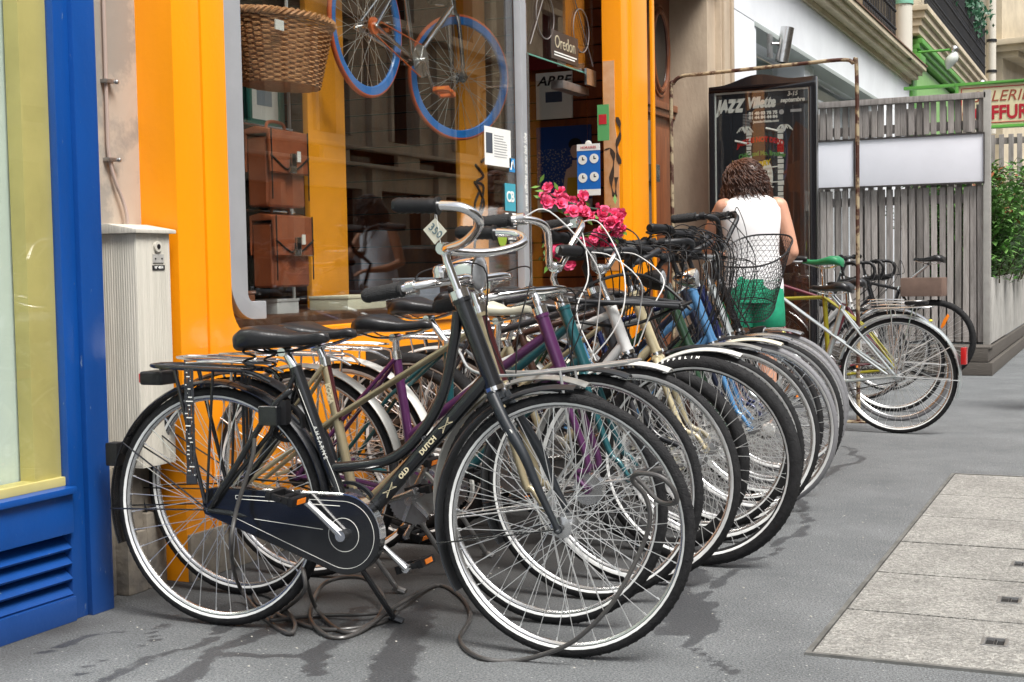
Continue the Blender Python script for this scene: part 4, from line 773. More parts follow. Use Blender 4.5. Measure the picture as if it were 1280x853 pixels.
# ============================================================ BICYCLES
TREAD = {}
def wheel_meshes(r, tw, stripe=0, rimw=.012, rimcol='alu', tyre='black', nsp=36, hubr=.018, deep=.0, drum=False):
    key = (r, tw, stripe, rimcol, tyre, nsp, hubr, deep, drum)
    if key in TREAD: return TREAD[key]
    N = 14; prof = []; mis = []; R = r-tw
    for k in range(N):
        a = -pi/2-radians(20)+2*pi*k/N   # start at the rim side
        prof.append((R+tw*sin(a+pi/2*0)*1.0, tw*1.05*cos(a)))
    # profile: angle a measured so that sin(a)=1 is the tread
    prof = [(R+tw*sin(2*pi*k/N), tw*1.02*cos(2*pi*k/N)) for k in range(N)]
    for k in range(N):
        am = 2*pi*(k+.5)/N; s = sin(am)
        mis.append(1 if (stripe and -.05 < s < .25*1.6+.0) else 0)
    if stripe:   # the stripe as its own narrow band on either flank
        prof = []; mis = []
        angs = [-90, -68, -48, -46, -20 if stripe == 1 else (-2 if stripe == 2 else -26), 20, 45, 68, 90]
        angs = angs+[180-a for a in angs[-2:0:-1]]
        for a in angs: prof.append((R+tw*sin(radians(a)), tw*1.02*cos(radians(a))))
        mis = [1 if a == -46 or (k+1 < len(angs) and angs[k+1] == 226) else 0 for k, a in enumerate(angs)]
    tm = {'black': RUBBER, 'orange': mat('orange_tyre', (.72, .13, .03), .55), 'cream': mat('cream_tyre', (.55, .50, .38), .6), 'grey': mat('grey_tyre', (.16, .16, .17), .6)}[tyre]
    t = MB().lathe(prof, axis='y', n=64, mis=mis)
    if tyre in ('black', 'grey'):    # tread blocks: low chevrons round the crown
        nb = 80
        for i in range(nb):
            a = 2*pi*i/nb
            for s in (-1, 1):
                P = []
                for (o, da) in ((.15*s, 0), (.75*s, .022), (.75*s, .037), (.15*s, .015)):
                    rr = R+sqrt(max(0, tw**2-(o*tw)**2))+.0012; P.append((rr*cos(a+da), o*tw, rr*sin(a+da)))
                Q = [(p[0]*(1-.004), p[1], p[2]*(1-.004)) for p in P]
                t.add(P+Q, [(0, 1, 2, 3), (0, 4, 5, 1), (1, 5, 6, 2), (2, 6, 7, 3), (3, 7, 4, 0)], 0)
    tme = t.mesh('tyre', [tm, REFLW], ang=40)
    ri = R-.004-deep; w = rimw
    rm_ = {'alu': ALU, 'dull': ALUD, 'blue': mat('blue_deep_rim', (.02, .20, .62), .3, coat=.5), 'black': BLACKG, 'cream': mat('cream_rim', (.55, .5, .38), .4), 'chrome': CHROME}[rimcol]
    rme = MB().lathe([(R-.002, -w), (R-.008, -w), (ri-.012, -w*.75), (ri-.017, -w*.3), (ri-.017, w*.3), (ri-.012, w*.75), (R-.008, w), (R-.002, w)], axis='y', n=64).mesh('rim', rm_, ang=30)
    s = MB(); rh = hubr+.008; re = ri-.014
    for i in range(nsp):
        side = 1 if i % 2 else -1; tw_ = radians(68) if (i//2) % 2 else -radians(68); a = 2*pi*i/nsp
        s.tube([(rh*cos(a+tw_), side*.030, rh*sin(a+tw_)), (re*cos(a), side*.002, re*sin(a))], .00125, 4)
        s.tube([((re-.012)*cos(a), side*.004, (re-.012)*sin(a)), (re*cos(a), side*.002, re*sin(a))], .0024, 4)
    sme = s.mesh('spokes', STEEL)
    h = MB().cyl((0, -.034, 0), (0, .034, 0), hubr*.62, 14)
    for sd in (-1, 1): h.lathe([(hubr*.5, sd*.028), (rh+.003, sd*.028), (rh+.003, sd*.032), (hubr*.5, sd*.036)], axis='y', n=20).cyl((0, sd*.034, 0), (0, sd*.062, 0), .0045, 8).cyl((0, sd*.053, 0), (0, sd*.060, 0), .0095, 6)
    if drum: h.cyl((0, -.045, 0), (0, -.012, 0), .048, 24).cyl((0, -.048, 0), (0, -.045, 0), .020, 14)
    hme = h.mesh('wheel_hub', ALU)
    TREAD[key] = (tme, rme, sme, hme); return TREAD[key]
def P3(x, z, y=0.): return Vector((x, y, z))
def bike(label, loc, rz=0., lean=0., **k):
    g = dict(r=.35, tw=.0175, stripe=1, rim='alu', tyre='black', wb=1.10, bb=(.47, .29), st=(.29, .74), sad=(.27, .86), ht=(.81, .93), hb=(.90, .70), style='step', col=BLACKG, col2=None, fork=None, steer=0.,
             stem=(.775, 1.06), bar='city', barcol=CHROME, grip=BLACKP, sadcol=LEATHER, spring=False, ff=None, rf=None, rack=None, case=None, lamp=None, bell=False, basket=False, levers=True, cable=BLACKP, ncab=2, stand=True,
             forkpts=None, curved=None, rake=.05, crank=55., group='bicycles parked in the front row', dfork=False, drum=False, deep=0., hub=.018, flip=False, taillamp=False, stays=True, suscrown=None, postcol=CHROME, pedal=True, crownlug=None, lampoff=(.085, .045), ft=1.1)
    g.update(k); G = type('G', (), g)
    root = thing('bicycle', label, 'bicycle', loc, rot=(lean, 0, rz), group=G.group)
    WMAT.pop(root.name)                      # everything below is in the bicycle's own coordinates
    def pt(name, mb, m, parent=root, **kw): return part(name, mb, m, parent, world=False, **kw)
    r = G.r; hb_, ht_ = P3(*G.hb), P3(*G.ht); ax = (ht_-hb_).normalized(); S = Matrix.Translation(hb_) @ Matrix.Rotation(G.steer, 4, ax) @ Matrix.Translation(-hb_)
    def spt(name, mb, m, parent=root, **kw):
        mb.v = [tuple(S @ Vector(p)) for p in mb.v]; return part(name, mb, m, parent, world=False, **kw)
    fh = P3(G.wb, r); bb = P3(*G.bb); st = P3(*G.st)
    # ---- wheels
    for nm, M in (('rear_wheel', Matrix.Translation((0, 0, r))), ('front_wheel', S @ Matrix.Translation(fh))):
        dr = G.drum and nm == 'front_wheel'
        tme, rme, sme, hme = wheel_meshes(r, G.tw, G.stripe, .012, G.rim, G.tyre, 36, G.hub, G.deep, dr)
        w = link(nm, hme, root, False); w.matrix_local = M @ Matrix.Rotation(random.uniform(0, 6), 4, 'Y')
        for n2, me in (('tyre', tme), ('rim', rme), ('spokes', sme)): link(n2, me, w, False)
    # ---- frame
    f = MB(); tr_ = .0165; sd = (st-bb).normalized()
    F_ = G.ft; f.tube([bb, st], .0145*F_, 12); f.tube([hb_-ax*.0, ht_], .0185*F_, 14); f.cyl((bb.x, -.036, bb.z), (bb.x, .036, bb.z), .022, 16)
    for z in (hb_, ht_-ax*.012): f.tube([z, z+ax*.012], .0215*F_, 14)
    hd = hb_+ax*.035; htp = ht_-ax*.035
    if G.style == 'curved':
        f.tube([hd, bb], .0165*F_, 12); f.tube(cr([P3(*p) for p in G.curved], 6), .0118*F_, 12)
        q = P3(*G.curved[3]); f.tube([q, q+P3(.035, -.03)], .010, 8)
    elif G.style == 'step':
        f.tube([hd, bb], .0165*F_, 12); f.tube([htp-ax*.03, bb.lerp(st, .42)], .0135*F_, 12)
    elif G.style == 'twin':
        f.tube([hd, bb], .0165, 12)
        for y in (-.014, .014): f.tube([htp+P3(0, 0, y), bb.lerp(st, .62)+P3(0, 0, y), P3(.05, r+.01, y*4)], .0075, 8)
    elif G.style == 'single':
        f.tube(cr([hd+ax*.02, (hd+bb)*.5+P3(-.06, -.06), bb], 5), .021, 12)
    else:
        f.tube([hd, bb], .0165, 12); f.tube([htp, st-sd*.02], .0135, 12)
    for y in (-1, 1):
        f.tube([bb+P3(-.02, 0, y*.02), P3(.22, (bb.z+r)/2, y*.035), P3(.0, r, y*.056)], .0085, 8)
        f.tube([st-sd*.02+P3(0, 0, y*.016), P3(.20, (st.z*.55+r*.45), y*.036), P3(.0, r, y*.056)], .0072, 8)
        f.cyl((0, y*.052, r), (0, y*.060, r), .016, 8)
    f.tube([P3(.165, .40, -.035), P3(.165, .40, .035)], .006, 6)
    pt('frame', f, G.col)
    if G.col2 is not None:      # lower seat tube in the second colour
        pt('seat_tube_band', MB().tube([bb.lerp(st, .12), bb.lerp(st, .72)], .0158, 12), G.col2)
    # ---- seat
    sc_ = P3(*G.sad); so = MB()
    if G.sadcol is not None:
        W_ = [(-.138, .040, -.026, .032), (-.130, .070, -.004, .056), (-.10, .088, .012, .068), (-.06, .088, .013, .066), (-.02, .070, .003, .054), (.03, .043, -.007, .040), (.08, .027, -.008, .034), (.11, .021, -.004, .033), (.130, .017, -.008, .028), (.138, .008, -.018, .014)]
        if not G.spring: W_ = [(a_*.96, b_, c_*1.15, d_*.88) for a_, b_, c_, d_ in W_]
        rings = []
        for (x, w, zt, th) in W_:
            R_ = []
            for i in range(20):
                a = 2*pi*i/20; cx_, cz_ = cos(a), sin(a); px_ = math.copysign(abs(cx_)**.62, cx_)*w; pz_ = (math.copysign(abs(cz_)**.8, cz_)*.5-.5)*th
                if cz_ > 0: pz_ = -.0*th+(-(1-cz_)**1.3*.35)*th
                R_.append((sc_.x+x, px_, sc_.z+zt+pz_))
            rings.append(R_)
        pt('saddle', so.loft(rings), G.sadcol, ang=60)
        rl = MB()
        for y in (-1, 1): rl.tube(cr([sc_+P3(-.11, -.045, y*.045), sc_+P3(-.05, -.062, y*.025), sc_+P3(.03, -.058, y*.020), sc_+P3(.13, -.030, y*.006)], 4), .0035, 6)
        if G.spring:
            for y in (-1, 1): rl.tube([sc_+P3(-.085+.017*cos(q), -.040-.0048*q, y*.055+.017*sin(q)) for q in [j*pi/5 for j in range(0, 30)]], .0035, 5)
        pt('saddle_rails', rl, CHROME if not G.spring else BLACKP)
    cp = sc_+P3(.0, -.062)
    pt('seat_post', MB().tube([st-sd*.01, cp], .0128, 12).tube([st-sd*.022, st+sd*.006], .0185, 12).cyl(cp+Vector((0, -.024, 0)), cp+Vector((0, .024, 0)), .013, 10), G.postcol)
    # ---- fork, headset, stem
    fk = MB(); cr_ = hb_-ax*.02
    fm = G.fork or G.col
    for y in (-1, 1):
        if G.forkpts: P = [P3(a, c, y*(.042 if i == 0 else .050+.004*min(i, 2))) for i, (a, c) in enumerate(G.forkpts)]
        else:
            d = -ax; e = cr_+d*.26; P = [cr_+P3(0, 0, y*.036)+d*.0, cr_+d*.06+P3(0, 0, y*.046), e+P3(.0, 0, y*.050), P3(G.wb-.035, r+.05, y*.054), P3(G.wb, r, y*.055)]
        C_ = cr(P, 5); n_ = len(C_); fk.tube(C_, [(.0125-.0062*(i/(n_-1))**1.5)*(1.3 if G.ft > 1.2 else 1.05) for i in range(n_)], 12)
        fk.cyl((G.wb, y*.051, r), (G.wb, y*.060, r), .013, 8)
    fk.tube([cr_+P3(0, 0, -.040), cr_+P3(0, 0, .040)], .0145, 12); fk.tube([cr_-ax*.012, hb_], .018, 12)
    spt('fork', fk, fm)
    spt('fork_crown', MB().tube([hb_-ax*.008, hb_+ax*.004], .0222*G.ft, 16).tube([ht_-ax*.002, ht_+ax*.022], .0215*G.ft, 16), CHROME)
    sm = P3(*G.stem)
    spt('stem', MB().tube([ht_, ht_+ax*((sm-ht_).length*.75), sm+ax*0], .0118, 12).tube([sm-ax*.02, sm+ax*.012], .0155, 12).cyl(sm+Vector((0, -.022, 0)), sm+Vector((0, .022, 0)), .0175, 12), G.barcol if G.suscrown is None else G.suscrown)
    # ---- handlebar
    BARS = {'dutch': [(0, 0, 0), (.03, .05, .0), (.11, .125, .012), (.175, .195, .040), (.200, .240, .066), (.180, .268, .090), (.13, .278, .100), (-.01, .285, .105)],
            'city': [(0, 0, 0), (.02, .04, .005), (.055, .10, .03), (.06, .17, .045), (.03, .235, .045), (-.03, .27, .04), (-.17, .285, .03)],
            'low': [(0, 0, 0), (.02, .05, .0), (.05, .12, .005), (.04, .19, .0), (-.02, .25, -.01), (-.09, .27, -.022), (-.20, .275, -.04)],
            'high': [(0, 0, 0), (.0, .05, .01), (.02, .10, .08), (.03, .15, .13), (.0, .21, .15), (-.06, .25, .15), (-.16, .27, .14)],
            'flat': [(0, 0, 0), (.0, .1, .005), (-.01, .18, .012), (-.04, .28, .015), (-.045, .30, .015)],
            'riser': [(0, 0, 0), (.0, .06, .005), (.01, .11, .045), (.0, .17, .06), (-.03, .27, .065), (-.035, .30, .065)],
            'drop': [(0, 0, 0), (.0, .15, .0), (.01, .19, .0), (.07, .205, -.005), (.10, .21, -.05), (.085, .21, -.11), (.03, .21, -.14), (-.04, .21, -.14)]}
    Bp = BARS[G.bar]; gl = .12 if G.bar != 'flat' else .11
    left = cr([sm+Vector((a, b2, c)) for a, b2, c in Bp], 5)
    if G.bar == 'dutch':      # this bar sits knocked down and back on its far side
        skew = lambda p: Vector((p.x-.22*max(0, p.y)-.0, p.y*(1 if p.y < 0 else .88), p.z-.20*max(0, p.y)))
    else: skew = lambda p: p
    full = [skew(Vector((p.x, -p.y, p.z))) for p in left[::-1]][:-1]+[skew(p) for p in left]
    hbar = spt('handlebar', MB().tube(full, .0125, 12), G.barcol)
    ends = []
    for s in (1, -1):
        L_ = [skew(Vector((p.x, s*p.y, p.z))) for p in left]; i = len(L_)-1; acc = 0
        while i > 0 and acc < gl: acc += (L_[i]-L_[i-1]).length; i -= 1
        seg_ = L_[i:]; e = seg_[-1]; d = (seg_[-1]-seg_[0]).normalized(); a = e-d*gl
        gm_ = MB(); n_ = 15
        gm_.tube([a+d*(gl*j/n_) for j in range(n_+1)], [(.0200 if G.grip is FOAM else .0185)*(.86 if j < 2 else 1)+(.0020 if j % 2 else 0) for j in range(n_)]+[.0150], 14)
        gm_.tube([a-d*.002, a+d*.005], .023, 12)
        gp = spt('grip', gm_, G.grip, hbar)
        ends.append((a, d, s))
        if G.levers:
            q = a-d*.03; side = Vector((0, s, 0)); fw = d.cross(Vector((0, 0, 1)))*(-s if True else 1); fw = Vector((fw.x, fw.y, 0)).normalized()
            if fw.x < 0 and G.bar == 'flat': fw = -fw
            lv = MB().tube([q-d*.012, q+d*.012], .0185, 12).box((-.012, -.012, -.02), (.012, .012, .008), 0, Matrix.Translation(q+fw*.018))
            lv.tube(cr([q+fw*.02+P3(0, -.008), q+fw*.045+d*.02+P3(0, -.014), q+fw*.045+d*.08+P3(0, -.018), q+fw*.030+d*.125+P3(0, -.016)], 4), [.005]*8+[.0055]*5, 8)
            spt('brake_lever', lv, ALU if G.barcol is CHROME else BLACKP, hbar)
    if G.bell:
        q = left[len(left)//2+2]; q = Vector((q.x, -q.y, q.z)) if G.bell == 'near' else q
        spt('bell', MB().cyl(q+Vector((0, 0, .012)), q+Vector((0, 0, .024)), .027, 20).loft([[(q.x+rr*cos(2*pi*i/20), q.y+rr*sin(2*pi*i/20), q.z+zz) for i in range(20)] for rr, zz in ((.029, .024), (.029, .034), (.024, .043), (.012, .048), (.003, .049))]), CHROME, hbar)
    # ---- cables
    for c_ in range(G.ncab):
        a, d, s = ends[c_ % 2]; q = a-d*.03; e = (hb_+P3(.03, .02, s*.02)) if c_ < 2 else bb.lerp(hb_, .75)
        fwd = random.uniform(.02, .17); up = random.uniform(-.05, .09)
        cb_ = MB().tube(cr([q, q+P3(fwd*.6, up*.5, -s*.03), P3(sm.x+fwd+.04, sm.z-.02+up*.6, s*.10), P3(sm.x+fwd+.02, (sm.z+e.z)/2, s*.04), e], 6), .0023, 6)
        spt('brake_cable', cb_, G.cable)
    # ---- mudguards
    def guard(c, a0, a1, w, m, nm, spf, th=.0016):
        R1 = r+.013; pr_ = []
        for q in range(9):
            t = -1+2*q/8; pr_.append((R1+.010*(1-t*t), w*t))
        pr_ += [(p[0]-th*2, p[1]*.96) for p in pr_[::-1]]
        return spf(nm, MB().lathe(pr_, c, 'y', 40, a0=radians(a0), a1=radians(a1)), m, ang=50)
    if G.ff is not None:
        o = guard(fh, 84 if G.bar == 'dutch' else 70, 212, .029, G.ff, 'front_mudguard', spt); s_ = MB()
        for y in (-1, 1): s_.tube([fh+Vector((0, y*.06, 0)), fh+Vector(((r+.016)*cos(radians(190)), y*.026, (r+.016)*sin(radians(190))))], .0026, 6)
        spt('mudguard_stay', s_, BLACKG if G.ff in (BLACKG, MATTEB) else STEEL, o)
    if G.rf is not None:
        o = guard(P3(0, r), -8 if G.rf in (BLACKG,) else 15, 200, .029, G.rf, 'rear_mudguard', pt); s_ = MB()
        for y in (-1, 1):
            for an in (150, 183): s_.tube([P3(0, r, y*.06), P3((r+.016)*cos(radians(an)), r+(r+.016)*sin(radians(an)), y*.026)], .0026, 6)
        pt('mudguard_stay', s_, BLACKG if G.rf in (BLACKG, MATTEB) else STEEL, o)
        if G.taillamp:
            an = radians(158); c = P3((r+.03)*cos(an), r+(r+.03)*sin(an))
            tl = pt('tail_lamp', MB().box((-.03, -.022, -.035), (.012, .022, .035), 0, Matrix.Translation(c)), BLACKP if G.taillamp == 1 else REDREF, bevel=.006)
    # ---- carrier
    if G.rack is not None:
        z = r+.40; k_ = MB()
        for y in (-1, 1):
            k_.tube(cr([P3(.20, z-.03, y*.03), P3(.14, z, y*.055), P3(0, z+.005, y*.06), P3(-.14, z+.01, y*.058), P3(-.20, z+.012, y*.03), P3(-.205, z+.012, 0)], 4), .0062 if G.rack is BLACKG else .0045, 8)
            k_.tube([P3(-.10, z+.005, y*.058), P3(-.005, r+.02, y*.064)], .006 if G.rack is BLACKG else .0042, 8); k_.tube([P3(.03, z+.005, y*.058), P3(.0, r+.02, y*.064)], .0042, 8)
        for x in (.12, .04, -.06, -.15): k_.tube([P3(x, z+.003, -.058), P3(x, z+.003, .058)], .004, 6)
        k_.tube([P3(-.20, z+.012, 0), P3(.16, z, 0)], .004, 6); pt('carrier', k_, G.rack)
        sc2 = MB().tube(cr([P3(-.08, z+.02, -.03), P3(.05, z+.024, -.035), P3(.16, z+.02, -.02), P3(.17, z+.02, .02), P3(.05, z+.024, .035), P3(-.08, z+.02, .03)], 4), .003, 6); pt('carrier_clamp', sc2, CHROME if G.rack is not BLACKG else ALUD)
    # ---- drive
    ca = radians(G.crank); ckm = ALU
    for s, aa in ((-1, ca), (1, ca+pi)):
        tip = bb+Vector((.17*cos(aa), 0, .17*sin(aa))); y0 = s*.062; y1 = s*.078
        am = MB(); n_ = 6
        am.tube([Vector((bb.x, y0, bb.z)).lerp(Vector((tip.x, y1, tip.z)), j/n_) for j in range(n_+1)], [.0135, .0115, .0095, .0088, .0088, .0100, .0125], 10); am.cyl((bb.x, s*.05, bb.z), (bb.x, y0+s*.012, bb.z), .0155, 14); am.cyl((tip.x, y1-s*.008, tip.z), (tip.x, y1+s*.012, tip.z), .012, 12)
        co = pt('crank', am, ckm)
        if G.pedal:
            pc_ = Vector((tip.x, y1+s*.058, tip.z)); ta = radians(random.uniform(-25, 25)) if s > 0 else radians(12); M = Matrix.Translation(pc_) @ Matrix.Rotation(ta, 4, 'Y')
            pd = pt('pedal', MB().box((-.044, -.044, -.012), (-.028, .044, .012), 0, M).box((.028, -.044, -.012), (.044, .044, .012), 0, M).box((-.027, -.043, -.009), (.027, -.030, .009), 0, M).box((-.027, .030, -.009), (.027, .043, .009), 0, M).cyl(M @ Vector((0, -.05, 0)), M @ Vector((0, .05, 0)), .008, 10), BLACKP, co, bevel=.002)
            pt('pedal_reflector', MB().box((-.0465, -.022, -.007), (-.0445, .022, .007), 0, M).box((.0445, -.022, -.007), (.0465, .022, .007), 0, M), ORREF, co)
    if G.case is not None:
        rr, rq = .112, .045; yc = -.036; hp = P3(.02, r+.02); O = []
        dx, dz = hp.x-bb.x, hp.z-bb.z; Ld = math.hypot(dx, dz); ang = atan2(dz, dx); th = math.acos((rr-rq)/Ld)
        for i in range(29):
            a = ang+th+(2*pi-2*th)*i/28; O.append((bb.x+rr*cos(a), bb.z+rr*sin(a)))
        for i in range(9):
            a = ang-th+2*th*i/8; O.append((hp.x+rq*cos(a), hp.z+rq*sin(a)))
        cs = pt('chain_case', MB().prism(O, yc-.016, yc+.02), G.case, bevel=.007, seg=3)
        if G.case is BLACKG:
            def off(o, nm='pinstripe'):
                Q = []
                for i in range(25):
                    a = ang+th+(2*pi-2*th)*i/24; Q.append((bb.x+(rr-o)*cos(a), yc-.0165, bb.z+(rr-o)*sin(a)))
                q1 = Vector((hp.x+.06, yc-.0165, hp.z-.012-(rq-o)*.2)); return Q
            Q = off(.018); a_, b_ = Vector(Q[0]), Vector(Q[-1]); u_ = Vector((hp.x+.07, yc-.0165, hp.z+.025)); w_ = Vector((hp.x+.04, yc-.0165, hp.z-.03))
            pm = MB().tube([w_]+[Vector(q) for q in Q]+[u_], .0007, 4).tube([u_, u_+Vector((0, 0, -.010)), b_+Vector((-.01, 0, -.014))], .0009, 4).tube([(bb.x+.047*cos(t), yc-.0165, bb.z+.047*sin(t)) for t in [2*pi*i/30 for i in range(30)]], .0009, 4, 0, True)
            pm.tube([Vector((.15, yc-.0165, r-.02)), Vector((.37, yc-.0165, bb.z+.012))], .0008, 4)
            pt('pinstripe', pm, PAPER, cs)
            Qc = [O[i] for i in range(0, 15)]
            edge = MB().tube([P3(.16, 0)+Vector((0, yc-.010, 0))+Vector((0, 0, O[0][1]+(.16-O[0][0])*(hp.z+rq-O[0][1])/(hp.x-O[0][0])))]+[Vector((q[0], yc-.010, q[1])) for q in O[:0:-1][20:]], .005, 6)
            ch = MB(); s_ = [i for i in range(0, 29)]
            pts_ = [Vector((x, yc-.002, z)) for x, z in O[:29]]
            def keep(p): return p.z > bb.z+.0 or False
            run = [p for p in pts_ if p.z > bb.z-.01]
            e1 = Vector((.14, yc-.002, 0)); t_ = (e1.x-O[36][0]) 
            topl = [Vector((x_, yc-.002, run_z)) for x_, run_z in ()]
            ch.loft([[p+Vector((0, o, 0))+n_off for o, n_off in ((-.016, Vector((0, 0, 0))), (.016, Vector((0, 0, 0))), (.016, (p-Vector((bb.x, p.y, bb.z))).normalized()*.0035), (-.016, (p-Vector((bb.x, p.y, bb.z))).normalized()*.0035))] for p in run], caps=True)
            ea = O[28]; ch.tube([Vector((ea[0], yc-.010, ea[1])), Vector((ea[0]+(O[29][0]-ea[0])*.62, yc-.010, ea[1]+(O[29][1]-ea[1])*.62))], .0038, 6); pt('chrome_edge', ch, CHROME, cs)
    else:
        R_ = .082; nt_ = 42; poly_ = []
        for i in range(nt_*2): a = pi*i/nt_; q = R_+(.0035 if i % 2 else -.002); poly_.append((bb.x+q*cos(a), bb.z+q*sin(a)))
        crg = pt('chainring', MB().prism(poly_, -.046, -.043), ALUD); 
        c2_ = MB()
        for i in range(5): a = 2*pi*i/5+ca; c2_.box((-.006, -.050, 0), (.006, -.046, .078), 0, Matrix.Translation((bb.x, 0, bb.z)) @ Matrix.Rotation(a, 4, 'Y'))
        pt('spider', c2_, ALU, crg); pt('chain', MB().tube([P3(bb.x, bb.z+R_, -.045), P3(0, r+.035, -.045)], .0036, 5).tube([P3(bb.x, bb.z-R_, -.045), P3(.0, r-.035, -.045)], .0036, 5).cyl((0, -.05, r), (0, -.035, r), .040, 20), mat('oily_chain', (.05, .045, .04), .5, .7), root)
        if isinstance(G.rf, bpy.types.Material) and G.rf not in (BLACKG,): pt('chain_guard', MB().lathe([(.094, -.052), (.104, -.052), (.104, -.038), (.1, -.034), (.094, -.038)], bb, 'y', 20, a0=radians(-30), a1=radians(180)), G.col2 or G.rf)
    if G.stand: pt('kickstand', MB().tube([bb+P3(-.05, -.03, .03), P3(bb.x-.04+.08, .012, .17)], .0085, 8).cyl(P3(bb.x+.025, .018, .17), P3(bb.x+.065, .004, .175), .011, 8), BLACKG if G.col in (BLACKG,) else ALUD)
    if G.lamp is not None:
        c = hb_+ax*((ht_-hb_).length)+P3(*G.lampoff) if G.lamp != 'low' else hb_+P3(.10, -.02); mm = {'chrome': CHROME, 'black': BLACKP, 'low': BLACKP}[G.lamp]; Ls = .055 if G.lampoff[0] > 0 else .078
        rings = [[(c.x+x*Ls, c.y+rr*(Ls/.055)*cos(2*pi*i/20), c.z+rr*(Ls/.055)*sin(2*pi*i/20)) for i in range(20)] for x, rr in ((-1.15, .004), (-1.0, .014), (-.6, .028), (0, .038), (.45, .041), (.6, .041), (.62, .036))]
        lo = spt('headlamp', MB().loft(rings), mm, ang=50); spt('lamp_lens', MB().ball((c.x+.62*Ls, 0, c.z), .035*Ls/.055, 16, 8, 0, (.25, 1, 1)), mat('lamp_lens', (.22, .23, .24), .1, coat=.6), lo); spt('lamp_bracket', MB().tube([c+P3(-.01, -.03), ht_.lerp(hb_, .1)+P3(.02, 0)], .005, 6), mm, lo)
    if G.basket:
        bkt = MB(); x0 = G.wb-.13; zt, zb = 1.13, .80; NR = 26
        def pb(u, v):     # u round, v height 0..1
            a = 2*pi*u; w = .125+.055*v; l = .105+.065*v; ca_, sa_ = cos(a), sin(a)
            return Vector((x0+l*math.copysign(abs(ca_)**.75, ca_)+.03*v, w*math.copysign(abs(sa_)**.75, sa_), zb+(zt-zb)*v+.03*v*ca_))
        for i in range(54):
            for dr_ in (-1, 1): bkt.tube([pb((i+dr_*q*1.1)/54, q/8) for q in range(9)], .0011, 3)
        for q in range(13): bkt.tube([pb(i/34, q/12) for i in range(34)], .0012, 3, 0, True)
        for q in range(-3, 4): bkt.tube([Vector((x0-.1, q*.034, zb)), Vector((x0+.1, q*.034, zb))], .0012, 3); bkt.tube([Vector((x0+q*.03, -.12, zb)), Vector((x0+q*.03, .12, zb))], .0012, 3)
        TL = Matrix.Translation((x0, 0, zb)) @ Matrix.Rotation(radians(24), 4, 'X') @ Matrix.Rotation(radians(6), 4, 'Y') @ Matrix.Translation((-x0, 0, -zb))
        bkt.v = [tuple(TL @ Vector(p)) for p in bkt.v]; pb0 = pb; pb = lambda u, v: TL @ pb0(u, v)
        bo = spt('basket', bkt, IRON, kind='stuff'); spt('basket_rim', MB().tube([pb(i/40, 1) for i in range(40)], .0045, 6, 0, True).tube([pb(i/40, .0) for i in range(40)], .0032, 6, 0, True), IRON, bo)
    return root, G, S, pt, spt, hbar
CHAMP = paint('champagne_paint', (.38, .32, .20), .5, .3); MAROON = paint('maroon_paint', (.055, .012, .015), .2); PURPLE = paint('purple_paint', (.085, .020, .085), .3, .3)
TEAL = paint('teal_paint', (.012, .085, .10), .3, .28); CREAMP = paint('cream_paint', (.46, .40, .26)); DKGREEN = paint('dark_green_paint', (.022, .055, .030)); LTBLUE = paint('sky_blue_paint', (.09, .24, .46), .2)
NAVY = paint('navy_paint', (.012, .018, .075), .3); SILVERP = paint('silver_paint', (.50, .54, .54), .6, .32); OLIVE = paint('olive_yellow_paint', (.30, .27, .02), .2); REDP = paint('red_paint', (.10, .01, .02)); FGREY = mat('grey_mudguard', (.34, .34, .32), .35, .6, var=.12, vscale=8)
WPLAS = mat('white_mudguard', (.60, .60, .57), .4, coat=.3, var=.06); FBLACK = MATTEB
# 1: the black dutch bicycle in front
b1 = bike('black dutch step-through bicycle with big black chain case, nearest in the row', (.44, .425, 0), rz=radians(3.2), lean=0, style='curved', wb=1.065, bb=(.435, .30), st=(.265, .76), sad=(.235, .865), ht=(.780, .95), hb=(.872, .71), stem=(.735, 1.085), col=BLACKG, fork=MATTEB,
          curved=[(.770, .915), (.757, .83), (.720, .69), (.65, .58), (.55, .505), (.365, .475)], forkpts=[(.882, .695), (.925, .62), (.975, .54), (1.015, .45), (1.065, .35)], bar='dutch', spring=True, ff=MATTEB, rf=BLACKG, rack=BLACKG, case=BLACKG, bell=False, levers=False, crank=138, taillamp=1, ncab=0, group=None, ft=1.28)
root, G, S, pt, spt, hbar = b1
lx = Matrix.Rotation(atan2(.74-.30, .89-.48), 4, 'Y')
def alongxz(p, ang): return Matrix.Translation(p) @ Matrix.Rotation(-ang, 4, 'Y') @ frame_negY((0, 0, 0))
a_ = atan2(.735-.30, .888-.48)
for s_, u, sz in (('OLD', .40, .024), ('DUTCH', .58, .024)):
    p = Vector((.445, 0, .30)).lerp(Vector((.855, 0, .735)), u); text('lettering', s_, sz*.78, alongxz((p.x, -.0218, p.z), a_), mat('gold_decal', (.70, .62, .42), .5), root, bold=.0006, world=False)
dm = MB()
for u in (.29, .71):
    p = Vector((.445, -.0215, .30)).lerp(Vector((.855, -.0215, .735)), u); d = Vector((cos(a_), 0, sin(a_))); n2 = Vector((-sin(a_), 0, cos(a_)))
    for s in (-1, 1): dm.tube([p-d*.022-n2*.009*s, p+d*.022+n2*.009*s], .0008, 4); dm.tube([p+d*.022*s+n2*.009, p+d*.010*s, p+d*.022*s-n2*.009], .0008, 4)
pt('ornament', dm, MATS['gold_decal'])
ln = MB()
for s in (-1, 1):
    n2 = Vector((-sin(a_), 0, cos(a_)))*.0085*s; A_, B_ = Vector((.465, -.0195, .32)), Vector((.845, -.0195, .725)); ln.tube([A_+n2, B_+n2], .0007, 4)
